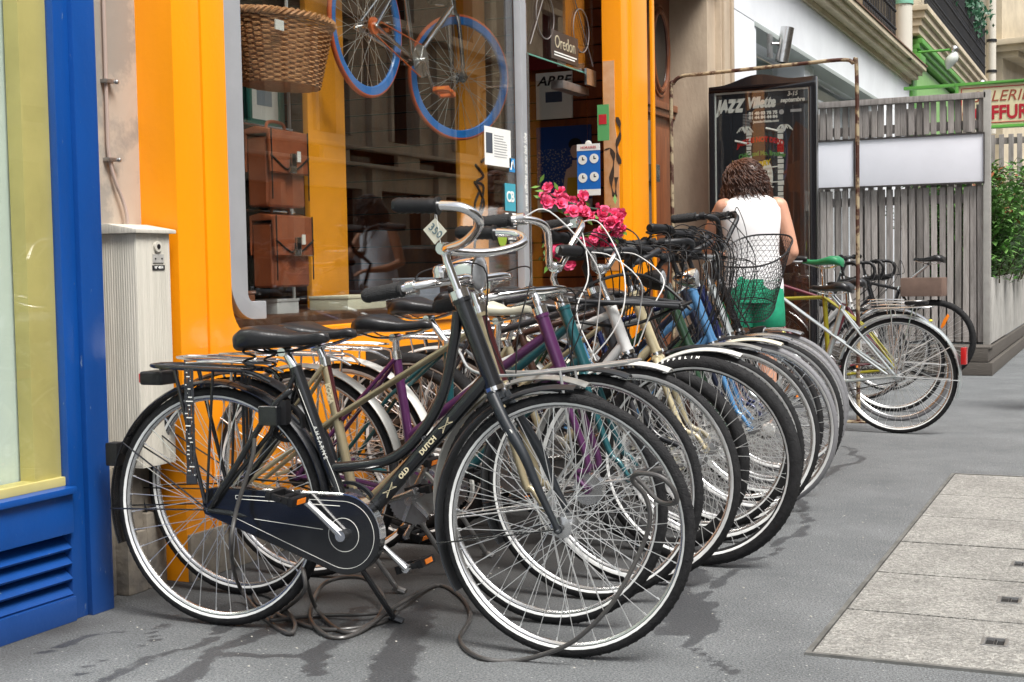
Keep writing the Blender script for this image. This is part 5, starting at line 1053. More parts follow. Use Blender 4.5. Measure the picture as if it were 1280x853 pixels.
st_ln = MB().tube(cr([Vector((.42, -.0190, .37)), Vector((.395, -.0192, .45)), Vector((.335, -.0192, .58)), Vector((.285, -.0190, .70))], 4), .0008, 4); pt('pinstripe', st_ln, PAPER)
text('lettering', 'A H E A R N E', .016, alongxz((.35, -.0196, .55), radians(-70)), PAPER, root, world=False)
pt('fork_emblem', MB().cyl((.938, -.066, .600), (.938, -.0685, .600), .0095, 16), PAPER); 
# straps over the carrier
stp = MB()
for dx in (-.012, 0, .012):
    for i in range(12): z = .755-i*.026; stp.box((-.045+dx*.9-.0042, -.071-.0015*(i % 2), z-.026), (-.045+dx*.9+.0042, -.066-.0015*(i % 2), z+.0), 0)
stp.box((-.062, -.073, .425), (-.030, -.062, .45)); o = pt('carrier_strap', stp, mat('strap_rubber', (.022, .024, .03), .55), bevel=.001, seg=1)
fl = MB()
for i in range(26): fl.box((-.06+random.random()*.028, -.0728, .45+i*.0118), (-.058+random.random()*.028, -.0720, .453+i*.0118))
pt('strap_flecks', fl, PAPER, o)
stp = MB()
for dx in (-.012, 0, .012): stp.box((.060+dx-.0045, .062, .43), (.060+dx+.0045, .068, .758))
pt('carrier_strap', stp, MATS['strap_rubber'], bevel=.001, seg=1)
pt('carrier_plate', MB().box((-.235, -.045, .705), (-.155, .045, .745)), BLACKP, bevel=.012, seg=3); pt('rear_reflector', MB().box((-.242, -.035, .712), (-.234, .035, .738)), REDREF)
pt('seat_stay', MB().tube(cr([(.27, -.035, .70), (.21, -.052, .64), (.10, -.062, .48), (.01, -.066, .36)], 5), .0095, 8).tube(cr([(.27, .035, .70), (.21, .052, .64), (.10, .062, .48), (.01, .066, .36)], 5), .0095, 8).box((.185, -.075, .60), (.245, -.045, .655)), BLACKG, bevel=.002, seg=1)
pt('wheel_lock', MB().lathe([(.045, -.01), (.055, -.01), (.055, .01), (.045, .01)], (.235, 0, .60), 'y', 20).box((.215, -.05, .60), (.26, -.02, .67)), BLACKP, bevel=.003)
tg = MB().add([(-.0, 0, 0), (.036, 0, .030), (.070, 0, -.006), (.034, 0, -.040)], [(0, 1, 2, 3)]); tg.v = [(p[0]+.735, -.06, p[2]+1.135) for p in tg.v]+[(p[0]+.735, -.0615, p[2]+1.135) for p in tg.v]; tg.f = [(0, 1, 2, 3), (7, 6, 5, 4), (0, 4, 5, 1), (1, 5, 6, 2), (2, 6, 7, 3), (3, 7, 4, 0)]; tg.m = [0]*6
ptg = thing('price_tag', 'small cream paper tag hanging beside the black handlebar of the nearest bicycle', 'tag', (1.14, .40, 1.13)); o = part('card', MB().add([(1.135+p[0]-.735+0*1, .42, p[2]) for p in tg.v[:4]]+[(1.135+p[0]-.735, .4185, p[2]) for p in tg.v[4:]], tg.f), mat('tag_card', (.58, .56, .46), .8, var=.1), ptg)
text('lettering', '350', .030, Matrix.Translation((1.172, .4178, 1.131)) @ Matrix.Rotation(radians(42), 4, 'Y') @ frame_negY((0, 0, 0)), mat('pencil', (.10, .16, .18), .7), ptg)
part('string', MB().tube([(1.17, .419, 1.16), (1.178, .41, 1.19), (1.185, .42, 1.10)], .0008, 4), PAPER, ptg)
# 2..10
def row(label, x, y, rz=0., **k): return bike(label, (x, y, 0), rz=radians(rz), **k)
b2_ = row('champagne and maroon bicycle with long chrome bullet lamp, second in the row', .27, .76, 1, style='twin', col=CHAMP, col2=None, fork=CHAMP, wb=1.07, bb=(.43, .29), st=(.33, .76), sad=(.31, .86), ht=(.86, .90), hb=(.93, .68), stem=(.83, 1.00), bar='low', bell='near', ff=FGREY, rf=FBLACK, rack=ALU, lamp='chrome', lampoff=(-.045, .115), case=None, crank=200, lean=.01, grip=FOAM, stand=True, ncab=2)
_p = b2_[3]; b2_[3]('seat_tube_sleeve', MB().tube([(.372, 0, .565), (.334, 0, .745)], .0155, 12), MAROON); b2_[3]('head_tube_sleeve', MB().tube([(.925, 0, .70), (.863, 0, .895)], .0195, 14), MAROON)
text('lettering', 'KOGA', .022, alongxz((.352, -.0162, .655), radians(-78)), mat('gold_decal', (.70, .62, .42), .5), b2_[0], bold=.001, world=False)
fr_ = MB()
for y in (-.055, .055): fr_.tube(cr([(.80, y*.4, .79), (.86, y, .735), (1.0, y, .725), (1.33, y, .765)], 4), .0048, 7).tube([(1.13, y*1.05, .74), (1.165, y*1.1, .50), (1.07, y*1.15, .36)], .0042, 7)
for x, z in ((.90, .733), (1.05, .731), (1.2, .749), (1.33, .765)): fr_.tube([(x, -.055, z), (x, .055, z)], .0042, 6)
b2_[3]('front_carrier', fr_, mat('silver_carrier', (.55, .56, .56), .35, .8))
row('purple bicycle with drum brake and cream chain guard, third in the row', .33, 1.05, 2, style='step', col=PURPLE, wb=1.02, bb=(.42, .29), st=(.35, .76), sad=(.35, .872), ht=(.86, .885), hb=(.93, .69), stem=(.825, .955), bar='low', ff=FBLACK, rf=FGREY, rack=ALU, drum=True, grip=FOAM, crank=60, ncab=3, col2=None)
row('teal bicycle with silver adjustable stem, fourth in the row', .30, 1.36, -1, style='step', col=TEAL, wb=1.10, bb=(.43, .29), st=(.42, .78), sad=(.35, .92), ht=(.855, .90), hb=(.93, .70), stem=(.83, 1.03), bar='high', ff=WPLAS, rf=WPLAS, rack=ALU, crank=20, ncab=3, cable=WHITEP, grip=FOAM, stripe=2)
b5_ = row('white framed balloon tyre bicycle with black fork legs, fifth in the row', .40, 1.66, 0, style='diamond', col=WHITEP, fork=BLACKG, r=.36, tw=.026, stripe=3, wb=1.11, bb=(.45, .30), st=(.36, .70), sad=(.37, .90), ht=(.80, .90), hb=(.865, .73), stem=(.77, 1.02), bar='riser', barcol=ALU, ff=None, rf=None, crank=100, ncab=2, cable=WHITEP, sadcol=mat('cream_saddle', (.55, .53, .42), .4), stand=False)
_w = 'ZEPPELIN'; R5 = .36-.026; tl_ = None
for i, ch in enumerate(_w):
    a = radians(112-i*3.4); el_ = radians(52); rr = R5+.0268*sin(el_); me_ = textmesh(ch, .016, .0004, .0008)
    rad, tan = Vector((cos(a), 0, sin(a))), Vector((sin(a), 0, -cos(a))); nrm = (rad*sin(el_)+Vector((0, -cos(el_), 0))).normalized(); up = nrm.cross(tan)
    if up.dot(rad) < 0: up = -up
    pos = Vector((1.11, 0, .36))+rad*rr+Vector((0, -.0268*cos(el_), 0)); me_.transform(Matrix(((tan.x, up.x, nrm.x, pos.x), (tan.y, up.y, nrm.y, pos.y), (tan.z, up.z, nrm.z, pos.z), (0, 0, 0, 1)))); me_.materials.clear(); me_.materials.append(PAPER); link('tyre_lettering', me_, b5_[0], False)
row('cream bicycle with long white front mudguard, sixth in the row', .34, 2.02, 2, style='twin', col=CREAMP, wb=1.10, ff=WPLAS, rf=WPLAS, rack=ALU, tw=.0155, stripe=2, lamp='black', bar='city', barcol=IRON, crank=10, ncab=5, stem=(.80, 1.04), grip=FOAM, sad=(.33, .90))
row('dark green bicycle with small silver lamp, seventh in the row', .36, 2.42, -1, style='step', col=DKGREEN, wb=1.06, ff=FGREY, rf=FGREY, tw=.0155, stripe=2, rack=ALU, lamp='chrome', bar='flat', barcol=IRON, crank=40, ncab=5, stem=(.80, 1.06), steer=radians(8), sad=(.34, .88))
row('sky blue bicycle with cream mudguards and cream tyre bands, eighth in the row', .36, 2.72, 1, style='step', col=LTBLUE, wb=1.07, ff=mat('cream_mudguard', (.58, .55, .44), .4, coat=.3), rf=MATS['cream_mudguard'], rack=ALU, bar='city', barcol=IRON, crank=80, ncab=5, stem=(.79, 1.08), tyre='grey', tw=.016, grip=FOAM, sad=(.33, .9), stripe=2)
row('navy bicycle with chrome stem and black rubber grips, ninth in the row', .28, 3.12, 0, tw=.0155, stripe=2,  style='diamond', col=NAVY, wb=1.10, ff=ALU, rf=ALU, bar='riser', barcol=IRON, crank=130, ncab=6, stem=(.80, 1.10), sad=(.32, .92), st=(.31, .76))
row('grey bicycle with narrow tyres squeezed between the navy and basket bicycles, tenth in the row', .24, 3.42, 1, style='diamond', col=SILVERP, wb=1.10, ff=None, rf=None, bar='flat', barcol=ALU, crank=30, ncab=3, stem=(.80, 1.06), sad=(.32, .9), r=.345, tyre='grey', tw=.0145, stripe=2)
row('black bicycle with black wire mesh basket, farthest in the front row', .18, 3.80, 2, style='step', col=BLACKG, wb=1.10, ff=ALU, rf=FBLACK, rack=BLACKG, bar='high', barcol=IRON, basket=True, lamp='low', crank=0, ncab=4, stem=(.82, 1.12), grip=FOAM, sad=(.30, .9), steer=radians(-6), r=.345, stripe=2, tyre='grey', tw=.016)
row('dark charcoal mountain bicycle with black riser bar wedged behind the white framed bicycle', .27, 1.86, -2, style='diamond', col=mat('charcoal_paint', (.03, .03, .035), .35, coat=.3), r=.335, tw=.024, stripe=0, wb=1.05, bar='riser', barcol=BLACKP, grip=BLACKP, crank=70, ncab=6, stem=(.79, 1.07), sad=(.30, .93), st=(.29, .78), stand=False)
row('dark brown touring bicycle with black flat bar between the cream and green bicycles', .30, 2.22, 1, style='diamond', col=mat('brown_frame_paint', (.05, .022, .015), .3, coat=.4), wb=1.06, bar='flat', barcol=BLACKP, crank=120, ncab=6, stem=(.79, 1.11), sad=(.32, .94), st=(.30, .78), ff=FBLACK, rf=FBLACK, rack=BLACKG)
row('midnight blue bicycle with black riser bar between the sky blue and navy bicycles', .27, 2.92, -1, style='step', col=mat('midnight_paint', (.008, .012, .03), .3, coat=.4), wb=1.07, bar='riser', barcol=BLACKP, crank=20, ncab=6, stem=(.80, 1.12), sad=(.32, .92), ff=FBLACK, rf=FBLACK, rack=BLACKG, tw=.016)
# black folded front carrier wound with elastic cords over the white and cream bicycles
fc = MB(); 
for k in range(9): fc.tube(cr([(1.12+.02*sin(k), 1.72+.05*k-.2, .90+.012*cos(k*2)), (1.26, 1.74+.04*k-.18, .905+.010*sin(k*3)), (1.42, 1.80+.012*k-.05, .885+.01*sin(k))], 4), .0075, 7)
fcr = thing('folded_carrier', 'black folded luggage carrier lashed with cords over the handlebars behind the purple bicycle', 'carrier', (1.25, 1.75, .9)); part('rods', fc, IRON, fcr, ang=60)
part('elastic_cord', MB().tube(cr([(1.10, 1.52, .90), (1.15, 1.62, .97), (1.25, 1.75, 1.0), (1.33, 1.86, .96), (1.44, 1.84, .87)], 6), .006, 8).tube(cr([(1.08, 1.60, .84), (1.25, 1.72, .82), (1.45, 1.82, .90)], 6), .006, 8), BLACKP, fcr)
# right hand group, parked the other way round
def rev(label, x, y, rz=0., **k): return bike(label, (x, y, 0), rz=radians(180+rz), group='bicycles parked with their rear wheels to the street', **k)
b = rev('silver step-through bicycle with black saddle, chrome carrier and red rear lamp', 1.60, 5.50, -4, style='twin', col=SILVERP, r=.345, wb=1.08, st=(.33, .76), sad=(.40, .895), rack=ALU, rf=SILVERP, ff=SILVERP, bar='city', ncab=2, crank=150, stem=(.80, 1.02), stand=False)
b[3]('rear_reflector', MB().box((-.395, -.03, .42), (-.365, .03, .52)), REDREF, bevel=.006); b[3]('yellow_dot', MB().ball((-.19, 0, .675), .012, 10, 6, 0, (1, 1, .6)), mat('yellow_sticker', (.7, .6, .02), .4))
b[3]('bag_hook', MB().box((-.17, -.06, .77), (-.05, .06, .79)), BLACKP, bevel=.006)
rev('olive yellow racing bicycle with slim green saddle', 1.50, 6.15, -2, style='diamond', col=OLIVE, fork=CHROME, r=.34, tw=.013, stripe=0, wb=1.0, bb=(.44, .28), st=(.47, .82), sad=(.48, 1.055), ht=(.86, .82), hb=(.90, .66), bar='drop', stem=(.90, .92), ff=None, rf=None, sadcol=mat('green_saddle', (.02, .22, .09), .45), levers=False, ncab=2, stand=False, tyre='grey')
rev('dark red and silver touring bicycle behind the olive racing bicycle', 1.38, 6.7, 3, style='diamond', col=REDP, fork=SILVERP, r=.345, wb=1.02, bar='flat', ff=ALU, rf=ALU, rack=ALU, stem=(.82, 1.02), sad=(.30, .9), ncab=2, stand=False)
bike('white racing bicycle with dropped handlebars turned toward the street', (.05, 7.6, 0), rz=radians(-6), group='bicycles parked beside the slatted fence', style='diamond', col=WHITEP, fork=WHITEP, r=.34, tw=.013, stripe=0, wb=1.0, bb=(.44, .28), st=(.30, .82), sad=(.26, .98), ht=(.86, .90), hb=(.90, .72), bar='drop', barcol=BLACKP, stem=(.93, 1.02), ncab=3, levers=False, stand=False)
bike('black bicycle with dropped handlebars and dark saddle near the fence', (.10, 8.3, 0), rz=radians(-3), group='bicycles parked beside the slatted fence', style='diamond', col=BLACKG, r=.34, tw=.014, wb=1.0, st=(.30, .80), sad=(.28, .97), ht=(.84, .90), hb=(.89, .72), bar='drop', barcol=BLACKP, stem=(.92, 1.03), ncab=3, levers=False, stand=False)
b = bike('dark mountain bicycle with knobbly tyres and orange wheel reflector by the fence corner', (1.33, 9.35, 0), rz=radians(180-6), group='bicycles parked beside the slatted fence', style='diamond', col=BLACKG, r=.345, tw=.027, stripe=0, wb=1.05, st=(.30, .80), sad=(.05, 1.06), bar='flat', barcol=IRON, ncab=2, stand=False, levers=False)
b[3]('wheel_reflector', MB().prism([(-.13, .55), (-.09, .47), (-.065, .44), (-.055, .46), (-.08, .52), (-.115, .57)], .03, .036), ORREF, bevel=.002)
b[3]('brown_panel', MB().box((-.08, -.10, .72), (.27, .10, .88)), mat('brown_crate', (.17, .11, .085), .6, var=.2), bevel=.006)
# bicycle hung inside the window
OCH = mat('orange_chain', (.75, .14, .02), .4)
hbk = bike('chrome track bicycle with blue deep rims and orange tyres hung inside the shop window', (0, 0, 0), group=None, style='diamond', col=CHROME, fork=CHROME, r=.335, tw=.012, stripe=0, rim='blue', tyre='orange', deep=.022, wb=.98, st=(.30, .76), sad=(.28, .95), ht=(.84, .80), hb=(.88, .66), bar='drop', stem=(.90, .88), ff=None, rf=None, ncab=0, levers=False, stand=False, crank=-58, steer=radians(-27))
hr = hbk[0]; hr.location = (-.44, 2.79, 1.848); hr.rotation_euler = (0, radians(7.3), radians(90))
for ch in hr.children:
    if ch.name.startswith('chain') and not ch.name.startswith('chainring'): ch.data.materials[0] = OCH
    for c3 in ch.children:
        if c3.name.startswith('pedal') and 'reflector' not in c3.name: c3.data.materials[0] = mat('orange_pedal', (.75, .14, .01), .4)
hg = thing('hanging_cord', 'thin cords holding up the chrome track bicycle in the window', 'cord', (-.44, 3.3, 2.6)); part('cord', MB().tube([(-.44, 3.15, 2.5), (-.44, 3.15, 3.12)], .003, 5).tube([(-.44, 3.72, 2.5), (-.44, 3.72, 3.12)], .003, 5), PAPER, hg)
# ============================================================ LOCK CABLE
CB = mat('lock_cable', (.055, .052, .050), .38, coat=.3)
def cab(P, nm, lab, r=.0062):
    t = thing(nm, lab, 'cable', tuple(P[0])); part('cable', MB().tube(cr(P, 8), r, 10), CB, t)
    return t
LOOPS = [(0.609, 0.37, 0.563), (0.605, 0.36, 0.503), (0.56, 0.34, 0.356), (0.547, 0.33, 0.243), (0.338, 0.653, 0.05), (0.523, 0.513, 0.008), (0.691, 0.389, 0.008), (0.666, 0.46, 0.02), (0.434, 0.706, 0.008), (0.32, 0.753, 0.008), (0.457, 0.609, 0.008), (0.749, 0.465, 0.008), (0.874, 0.568, 0.008), (0.861, 0.709, 0.008), (0.809, 0.61, 0.02), (0.659, 0.584, 0.008), (0.589, 0.46, 0.02), (0.535, 0.587, 0.008), (0.741, 0.4, 0.129), (0.727, 0.42, 0.187), (0.655, 0.591, 0.03), (0.832, 0.46, 0.008), (0.874, 0.567, 0.02), (0.789, 0.754, 0.04), (0.642, 0.868, 0.06), (0.534, 0.827, 0.04), (0.669, 0.538, 0.02), (0.812, 0.408, 0.008), (0.873, 0.457, 0.008), (0.868, 0.721, 0.03), (0.816, 1.051, 0.008), (0.952, 0.953, 0.008), (1.091, 0.745, 0.008), (1.178, 0.503, 0.008), (1.303, 0.37, 0.008), (1.394, 0.4, 0.001), (1.519, 0.4, 0.046), (1.597, 0.4, 0.103), (1.671, 0.41, 0.19), (1.726, 0.44, 0.305), (1.75, 0.45, 0.386), (1.738, 0.45, 0.447), (1.711, 0.43, 0.489), (1.739, 0.41, 0.51), (1.792, 0.41, 0.504), (1.823, 0.42, 0.472), (1.826, 0.43, 0.439), (1.778, 0.45, 0.433), (1.731, 0.47, 0.468), (1.704, 0.48, 0.498), (1.74, 0.6, 0.497), (1.694, 0.9, 0.459)]
cab(LOOPS, 'lock_cable', 'thick dark cable coiled on the asphalt and threaded through the nearest bicycle')
# ============================================================ FLOWER GARLAND
ga = thing('flower_garland', 'garland of pink fabric flowers with green leaves wound round handlebars in the row', 'garland', (1.0, 1.95, 1.2))
PK = mat('pink_petal', (.78, .045, .16), .6, c2=(.90, .17, .33), vscale=40); PKD = mat('deep_pink_petal', (.60, .015, .09), .6); LFG = mat('garland_leaf', (.10, .20, .03), .5)
fme = []
for v in range(4):
    m_ = MB(); rs = random.Random(v)
    for lay, (n_, L_, el_) in enumerate(((6, .030, .25), (5, .024, .75), (4, .015, 1.2))):
        for i in range(n_):
            a = 2*pi*i/n_+lay*.5+rs.uniform(-.2, .2); d = Vector((cos(a)*cos(el_), sin(a)*cos(el_), sin(el_))); s_ = Vector((-sin(a), cos(a), 0))*L_*.48; up = Vector((0, 0, 1))*L_*.22
            m_.add([Vector((0, 0, 0)), d*L_*.5+s_+up*.2, d*L_*.95+s_*.7+up*rs.random(), d*L_*1.08-up*.3, d*L_*.95-s_*.7+up*rs.random(), d*L_*.5-s_+up*.2, d*L_*.6-up*.3], [(0, 1, 6), (1, 2, 6), (2, 3, 6), (3, 4, 6), (4, 5, 6), (5, 0, 6)], 0 if (i+lay) % 3 else 1)
    fme.append(m_.mesh('flower', [PK, PKD], ang=60))
lv = MB(); path = cr([(.86, 1.85, 1.315), (.93, 1.86, 1.28), (1.02, 1.88, 1.25), (1.10, 1.90, 1.23), (1.14, 1.92, 1.19), (1.10, 1.9, 1.14), (1.02, 1.88, 1.12), (.93, 1.86, 1.10), (.88, 1.84, 1.07)], 8)
for i in range(74):
    p = path[int(i/74*len(path))]*.9+Vector((.115, .19, .105))+Vector((random.gauss(0, .012), random.gauss(0, .03), random.gauss(0, .022))); o = link('flower', fme[i % 4], ga, False); q = Vector((random.gauss(.2, .6), -1, random.gauss(.3, .6))).to_track_quat('Z', 'Y')
    o.matrix_local = Matrix.Translation(p-Vector(ga.location)) @ q.to_matrix().to_4x4() @ Matrix.Scale(random.uniform(.55, .95), 4)
for i in range(60):
    p = random.choice(path)+Vector((random.gauss(0, .02), random.gauss(0, .03), random.gauss(0, .025))); d = Vector((random.gauss(0, 1), random.gauss(0, 1), random.gauss(0, 1))).normalized()*.02; e = d.orthogonal().normalized()*.008; lv.add([p-d, p+e, p+d, p-e], [(0, 1, 2, 3)])
part('leaves', lv, LFG, ga, kind='stuff'); part('wire', MB().tube(path, .004, 5), DKGREEN, ga)

# ============================================================ PERSON
def person(lab, base, rz, top, short, hair, skin, nm='person'):
    """standing, head bowed, left hand reaching forward, right arm bent; faces local +Y, right is +X"""
    root = thing('person', lab, 'person', base, rz); WMAT.pop(root.name)
    def ring(c, a, b, n=24, tilt=0., yaw_=0., sq=1.):
        M = Matrix.Translation(c) @ Matrix.Rotation(yaw_, 4, 'Z') @ Matrix.Rotation(tilt, 4, 'X')
        return [tuple(M @ Vector((a*math.copysign(abs(cos(2*pi*i/n))**sq, cos(2*pi*i/n)), b*math.copysign(abs(sin(2*pi*i/n))**sq, sin(2*pi*i/n)), 0))) for i in range(n)]
    B = MB()
    def limb(P, R, k=5):
        C_ = cr(P, k); n_ = len(C_); rs = []
        for i in range(n_): u = i/(n_-1)*(len(R)-1); j = min(int(u), len(R)-2); rs.append(R[j]*(1-(u-j))+R[j+1]*(u-j))
        B.tube(C_, rs, 14); B.ball(C_[0], rs[0], 12, 8); B.ball(C_[-1], rs[-1], 12, 8)
    B.loft([ring((0, 0, .80), .155, .115), ring((0, -.01, .90), .172, .125), ring((0, -.005, .98), .150, .105), ring((0, .0, 1.08), .128, .092), ring((0, .005, 1.20), .145, .105), ring((0, .005, 1.30), .165, .105), ring((0, .0, 1.37), .155, .085), ring((0, .0, 1.41), .085, .065)])
    for s in (-1, 1):
        limb([(s*.085, -.005, .86), (s*.095, .0, .66), (s*.09, .01, .50), (s*.085, -.01, .33), (s*.08, -.02, .10)], [.095, .088, .058, .056, .036])
        limb([(s*.08, -.045, .045), (s*.083, .05, .035), (s*.088, .14, .028)], [.036, .040, .030]); B.ball((s*.15, 0, 1.365), .052, 12, 8)
    limb([(0, .0, 1.38), (-.005, .025, 1.44), (-.012, .055, 1.475)], [.055, .050, .052])
    # right arm: down and bent forward;  left arm: reaching forward
    limb([(.165, .0, 1.365), (.205, -.02, 1.22), (.235, -.035, 1.09)], [.048, .043, .038]); limb([(.235, -.035, 1.09), (.21, .08, 1.045), (.15, .20, 1.03)], [.038, .033, .024])
    limb([(-.165, .0, 1.365), (-.225, .06, 1.24), (-.25, .12, 1.13)], [.048, .043, .036]); limb([(-.25, .12, 1.13), (-.22, .25, 1.10), (-.17, .35, 1.09)], [.036, .032, .024])
    for s, w, d in ((1, Vector((.15, .20, 1.03)), Vector((-.45, .85, -.1)).normalized()), (-1, Vector((-.17, .35, 1.09)), Vector((.35, .9, -.05)).normalized())):
        sd_ = d.cross(Vector((0, 0, 1))).normalized(); up = sd_.cross(d)
        B.loft([[tuple(w+d*q+sd_*(a*cos(2*pi*i/12))+up*(b*sin(2*pi*i/12))) for i in range(12)] for q, a, b in ((0, .024, .020), (.03, .034, .018), (.065, .040, .015), (.09, .038, .013))])
        for j, (o, L_) in enumerate(((-.028, .062), (-.010, .072), (.010, .068), (.028, .052))):
            p0 = w+d*.082+sd_*o; B.tube(cr([p0, p0+d*L_*.45-up*.006, p0+d*L_*.8-up*.022, p0+d*L_*.92-up*.038], 3), .0088, 8)
        p0 = w+d*.03+sd_*(-s*.028); B.tube(cr([p0, p0+d*.03+sd_*(-s*.022)-up*.006, p0+d*.058+sd_*(-s*.028)-up*.02], 3), .0098, 8)
    # head: turned to the left and bowed
    HM = Matrix.Translation((-.022, .070, 1.530)) @ Matrix.Rotation(radians(38), 4, 'Z') @ Matrix.Rotation(radians(-24), 4, 'X')
    def hp(p): return HM @ Vector(p)
    V0 = len(B.v); B.ball((0, 0, 0), 1, 24, 18, 0, (.072, .090, .105))
    nv = []
    for p in B.v[V0:]:
        x, y, z = p
        if y > 0 and z < 0: y *= 1+.10*min(1, -z/.1); x *= 1-.25*min(1, -z/.1)
        if z < -.04: x *= .86
        nv.append(tuple(hp((x, y, z))))
    B.v[V0:] = nv
    B.ball(hp((0, .094, -.012)), .014, 8, 6, 0, (.8, 1, 1.5)); B.ball(hp((0, .100, -.026)), .013, 8, 6)
    B.ball(hp((0, .088, -.055)), .020, 8, 6, 0, (1.1, .5, .45)); B.ball(hp((0, .072, -.086)), .024, 8, 6)
    for s in (-1, 1): B.ball(hp((s*.074, -.004, -.012)), .024, 10, 8, 0, (.35, .7, 1.15)); B.ball(hp((s*.035, .078, .022)), .020, 8, 6, 0, (1.2, .5, .35))
    me = B.mesh('body', skin); bo = bpy.data.objects.new('body', me); COL.objects.link(bo); bo.parent = root
    md = bo.modifiers.new('remesh', 'REMESH'); md.mode = 'VOXEL'; md.voxel_size = .0062; md.use_smooth_shade = True
    m2 = bo.modifiers.new('smooth', 'SMOOTH'); m2.factor = .5; m2.iterations = 4
    dg = bpy.context.evaluated_depsgraph_get(); me2 = bpy.data.meshes.new_from_object(bo.evaluated_get(dg)); bo.modifiers.clear(); bo.data = me2; me2.materials.clear(); me2.materials.append(skin); me2.shade_smooth()
    ey = MB()
    for s in (-1, 1): ey.ball(hp((s*.033, .083, .008)), .0115, 12, 8)
    part('eyes', ey, mat('eye_white', (.6, .58, .55), .3), bo, world=False)
    # hair: skull cap plus curls to the nape and shoulders
    hr_ = MB(); rs = random.Random(3)
    V0 = len(hr_.v); hr_.ball((0, 0, 0), 1, 26, 18, 0, (.088, .108, .118))
    hr_.v[V0:] = [tuple(hp((x, (y if y < .045 or z > .055 else .045)-.012, z+.008))) for x, y, z in hr_.v[V0:]]
    for i in range(1000):
        a = rs.uniform(radians(140), radians(400)); el_ = rs.uniform(-.55, 1.45); d = Vector((cos(a)*cos(el_)*.082, sin(a)*cos(el_)*.104, sin(el_)*.112)); p = hp(d)
        L_ = rs.uniform(.06, .14) if el_ > .5 else rs.uniform(.06, .17); o = (p-hp((0, 0, 0))).normalized(); P = []; ph = rs.uniform(0, 6); cr2 = rs.uniform(.008, .016); SP = rs.uniform(.004, .024)
        fl_ = Vector((o.x, o.y, 0)); fl_ = fl_.normalized() if fl_.length > 0 else Vector((1, 0, 0)); t_ = fl_.cross(Vector((0, 0, 1)))
        for j in range(11):
            q = j/10; c = p+o*(.004+SP*sin(q*2.0))+fl_*(.034*q+.004)*(1 if abs(q) else 1)+Vector((0, 0, -L_*q*q if el_ > .5 else -L_*q)); P.append(c+t_*cr2*cos(ph+q*8)+fl_*cr2*.8*sin(ph+q*8))
        hr_.tube(P, [.0036*(1-.5*j/10) for j in range(11)], 5)
    part('hair', hr_, hair, bo, world=False, ang=80)
    # clothes: shells over the body
    T = MB(); N = 40
    def cloth(c, a, b, amp, ph, tilt=0.):
        R_ = []
        for i in range(N):
            t = 2*pi*i/N; w = 1+amp*sin(5*t+ph)+amp*.6*sin(9*t-ph*2); R_.append(Vector((c[0]+a*w*math.copysign(abs(cos(t))**.85, cos(t)), c[1]+b*w*math.copysign(abs(sin(t))**.9, sin(t)), c[2]+tilt*cos(t)*cos(t))))
        return R_
    rings = [cloth((0, 0, .845), .186, .142, .030, 0), cloth((0, 0, .90), .188, .143, .026, .6), cloth((0, 0, .98), .176, .130, .022, 1.2), cloth((0, .0, 1.06), .160, .118, .020, 2.1), cloth((0, .0, 1.14), .160, .120, .014, 2.8), cloth((0, .0, 1.22), .168, .124, .010, 3.3), cloth((0, .0, 1.29), .178, .122, .006, 4), cloth((0, .0, 1.35), .178, .106, .003, 5), cloth((0, -.002, 1.395), .150, .086, 0, 5), cloth((0, .0, 1.425), .100, .070, 0, 5), cloth((0, .005, 1.438), .074, .062, 0, 5)]
    T.loft(rings, caps=False); T.loft([[p*1.0+Vector((0, 0, 0))-Vector((p.x, p.y, 0)).normalized()*.004 for p in r_] for r_ in rings[:4]], caps=False)
    part('sleeveless_top', T, top, bo, world=False, ang=70)
    H = MB()
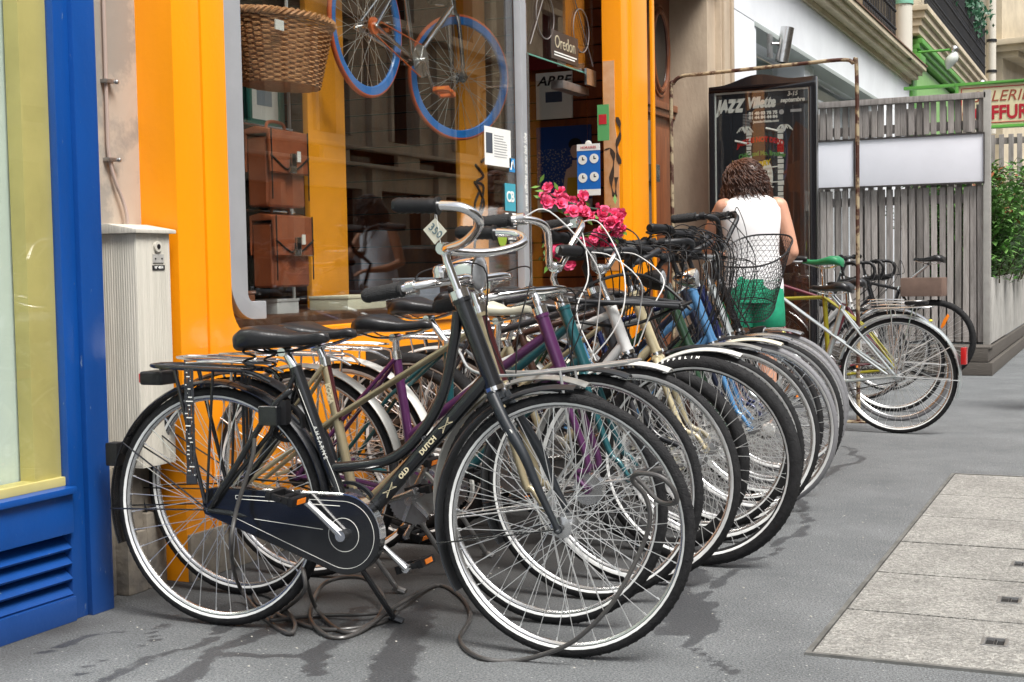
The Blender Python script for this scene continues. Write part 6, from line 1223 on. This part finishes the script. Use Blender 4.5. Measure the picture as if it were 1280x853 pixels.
    H.loft([cloth((0, -.006, .985), .160, .118, .004, 0), cloth((0, -.006, .93), .176, .132, .006, .4), cloth((0, -.01, .86), .184, .140, .006, 1), cloth((0, -.008, .80), .186, .140, .008, 1.5)], caps=False)
    for s in (-1, 1): H.loft([[Vector((s*.088+a*cos(2*pi*i/24), b*sin(2*pi*i/24)-.004, z)) for i in range(24)] for z, a, b in ((.83, .098, .132), (.76, .104, .126), (.66, .108, .118), (.655, .102, .112))], caps=False)
    so_ = part('shorts', H, short, bo, world=False, ang=70)
    part('seam', MB().tube([(0, -.150, .97), (0, -.152, .86), (0, -.14, .78)], .0018, 4).tube(cr([(.05, -.146, .93), (.09, -.143, .925), (.13, -.122, .93)], 4), .0018, 4).tube(cr([(.05, -.150, .86), (.09, -.148, .84), (.135, -.125, .86)], 4), .0018, 4).tube([(.05, -.146, .93), (.05, -.150, .86)], .0018, 4).tube([(.13, -.122, .93), (.135, -.125, .86)], .0018, 4), mat('shorts_seam', (.01, .14, .08), .8), so_, world=False)
    sh = MB()
    for s in (-1, 1): sh.loft([[Vector((s*.085+a*cos(2*pi*i/18), y+0*a, .001+zc+b*sin(2*pi*i/18))) for i in range(18)] for y, a, b, zc in ((-.085, .03, .03, .05), (-.06, .042, .045, .046), (.0, .044, .046, .048), (.08, .050, .036, .038), (.15, .046, .028, .030), (.18, .02, .014, .022))])
    part('shoes', sh, WPLAS, bo, world=False, ang=60)
    return root
SKIN = mat('skin', (.52, .27, .18), .5, var=.06, vscale=9); HAIR = mat('brown_hair', (.030, .011, .006), .45, c2=(.11, .038, .016), vscale=9)
person('person with curly brown hair in white sleeveless top and green shorts facing the poster', (.82, 5.10, 0), radians(20), mat('white_cotton', (.74, .74, .75), .85, bump=.1, bscale=60), mat('green_shorts', (.012, .30, .16), .75, var=.15, vscale=20), HAIR, SKIN)
person('person in pale vest on the pavement at right, mirrored in the shop window', (2.72, 7.0, 0), radians(200), mat('pale_vest', (.42, .45, .50), .85), mat('dark_skirt', (.05, .05, .06), .8), mat('dark_hair', (.015, .008, .006), .45), mat('tan_skin', (.30, .14, .08), .5))
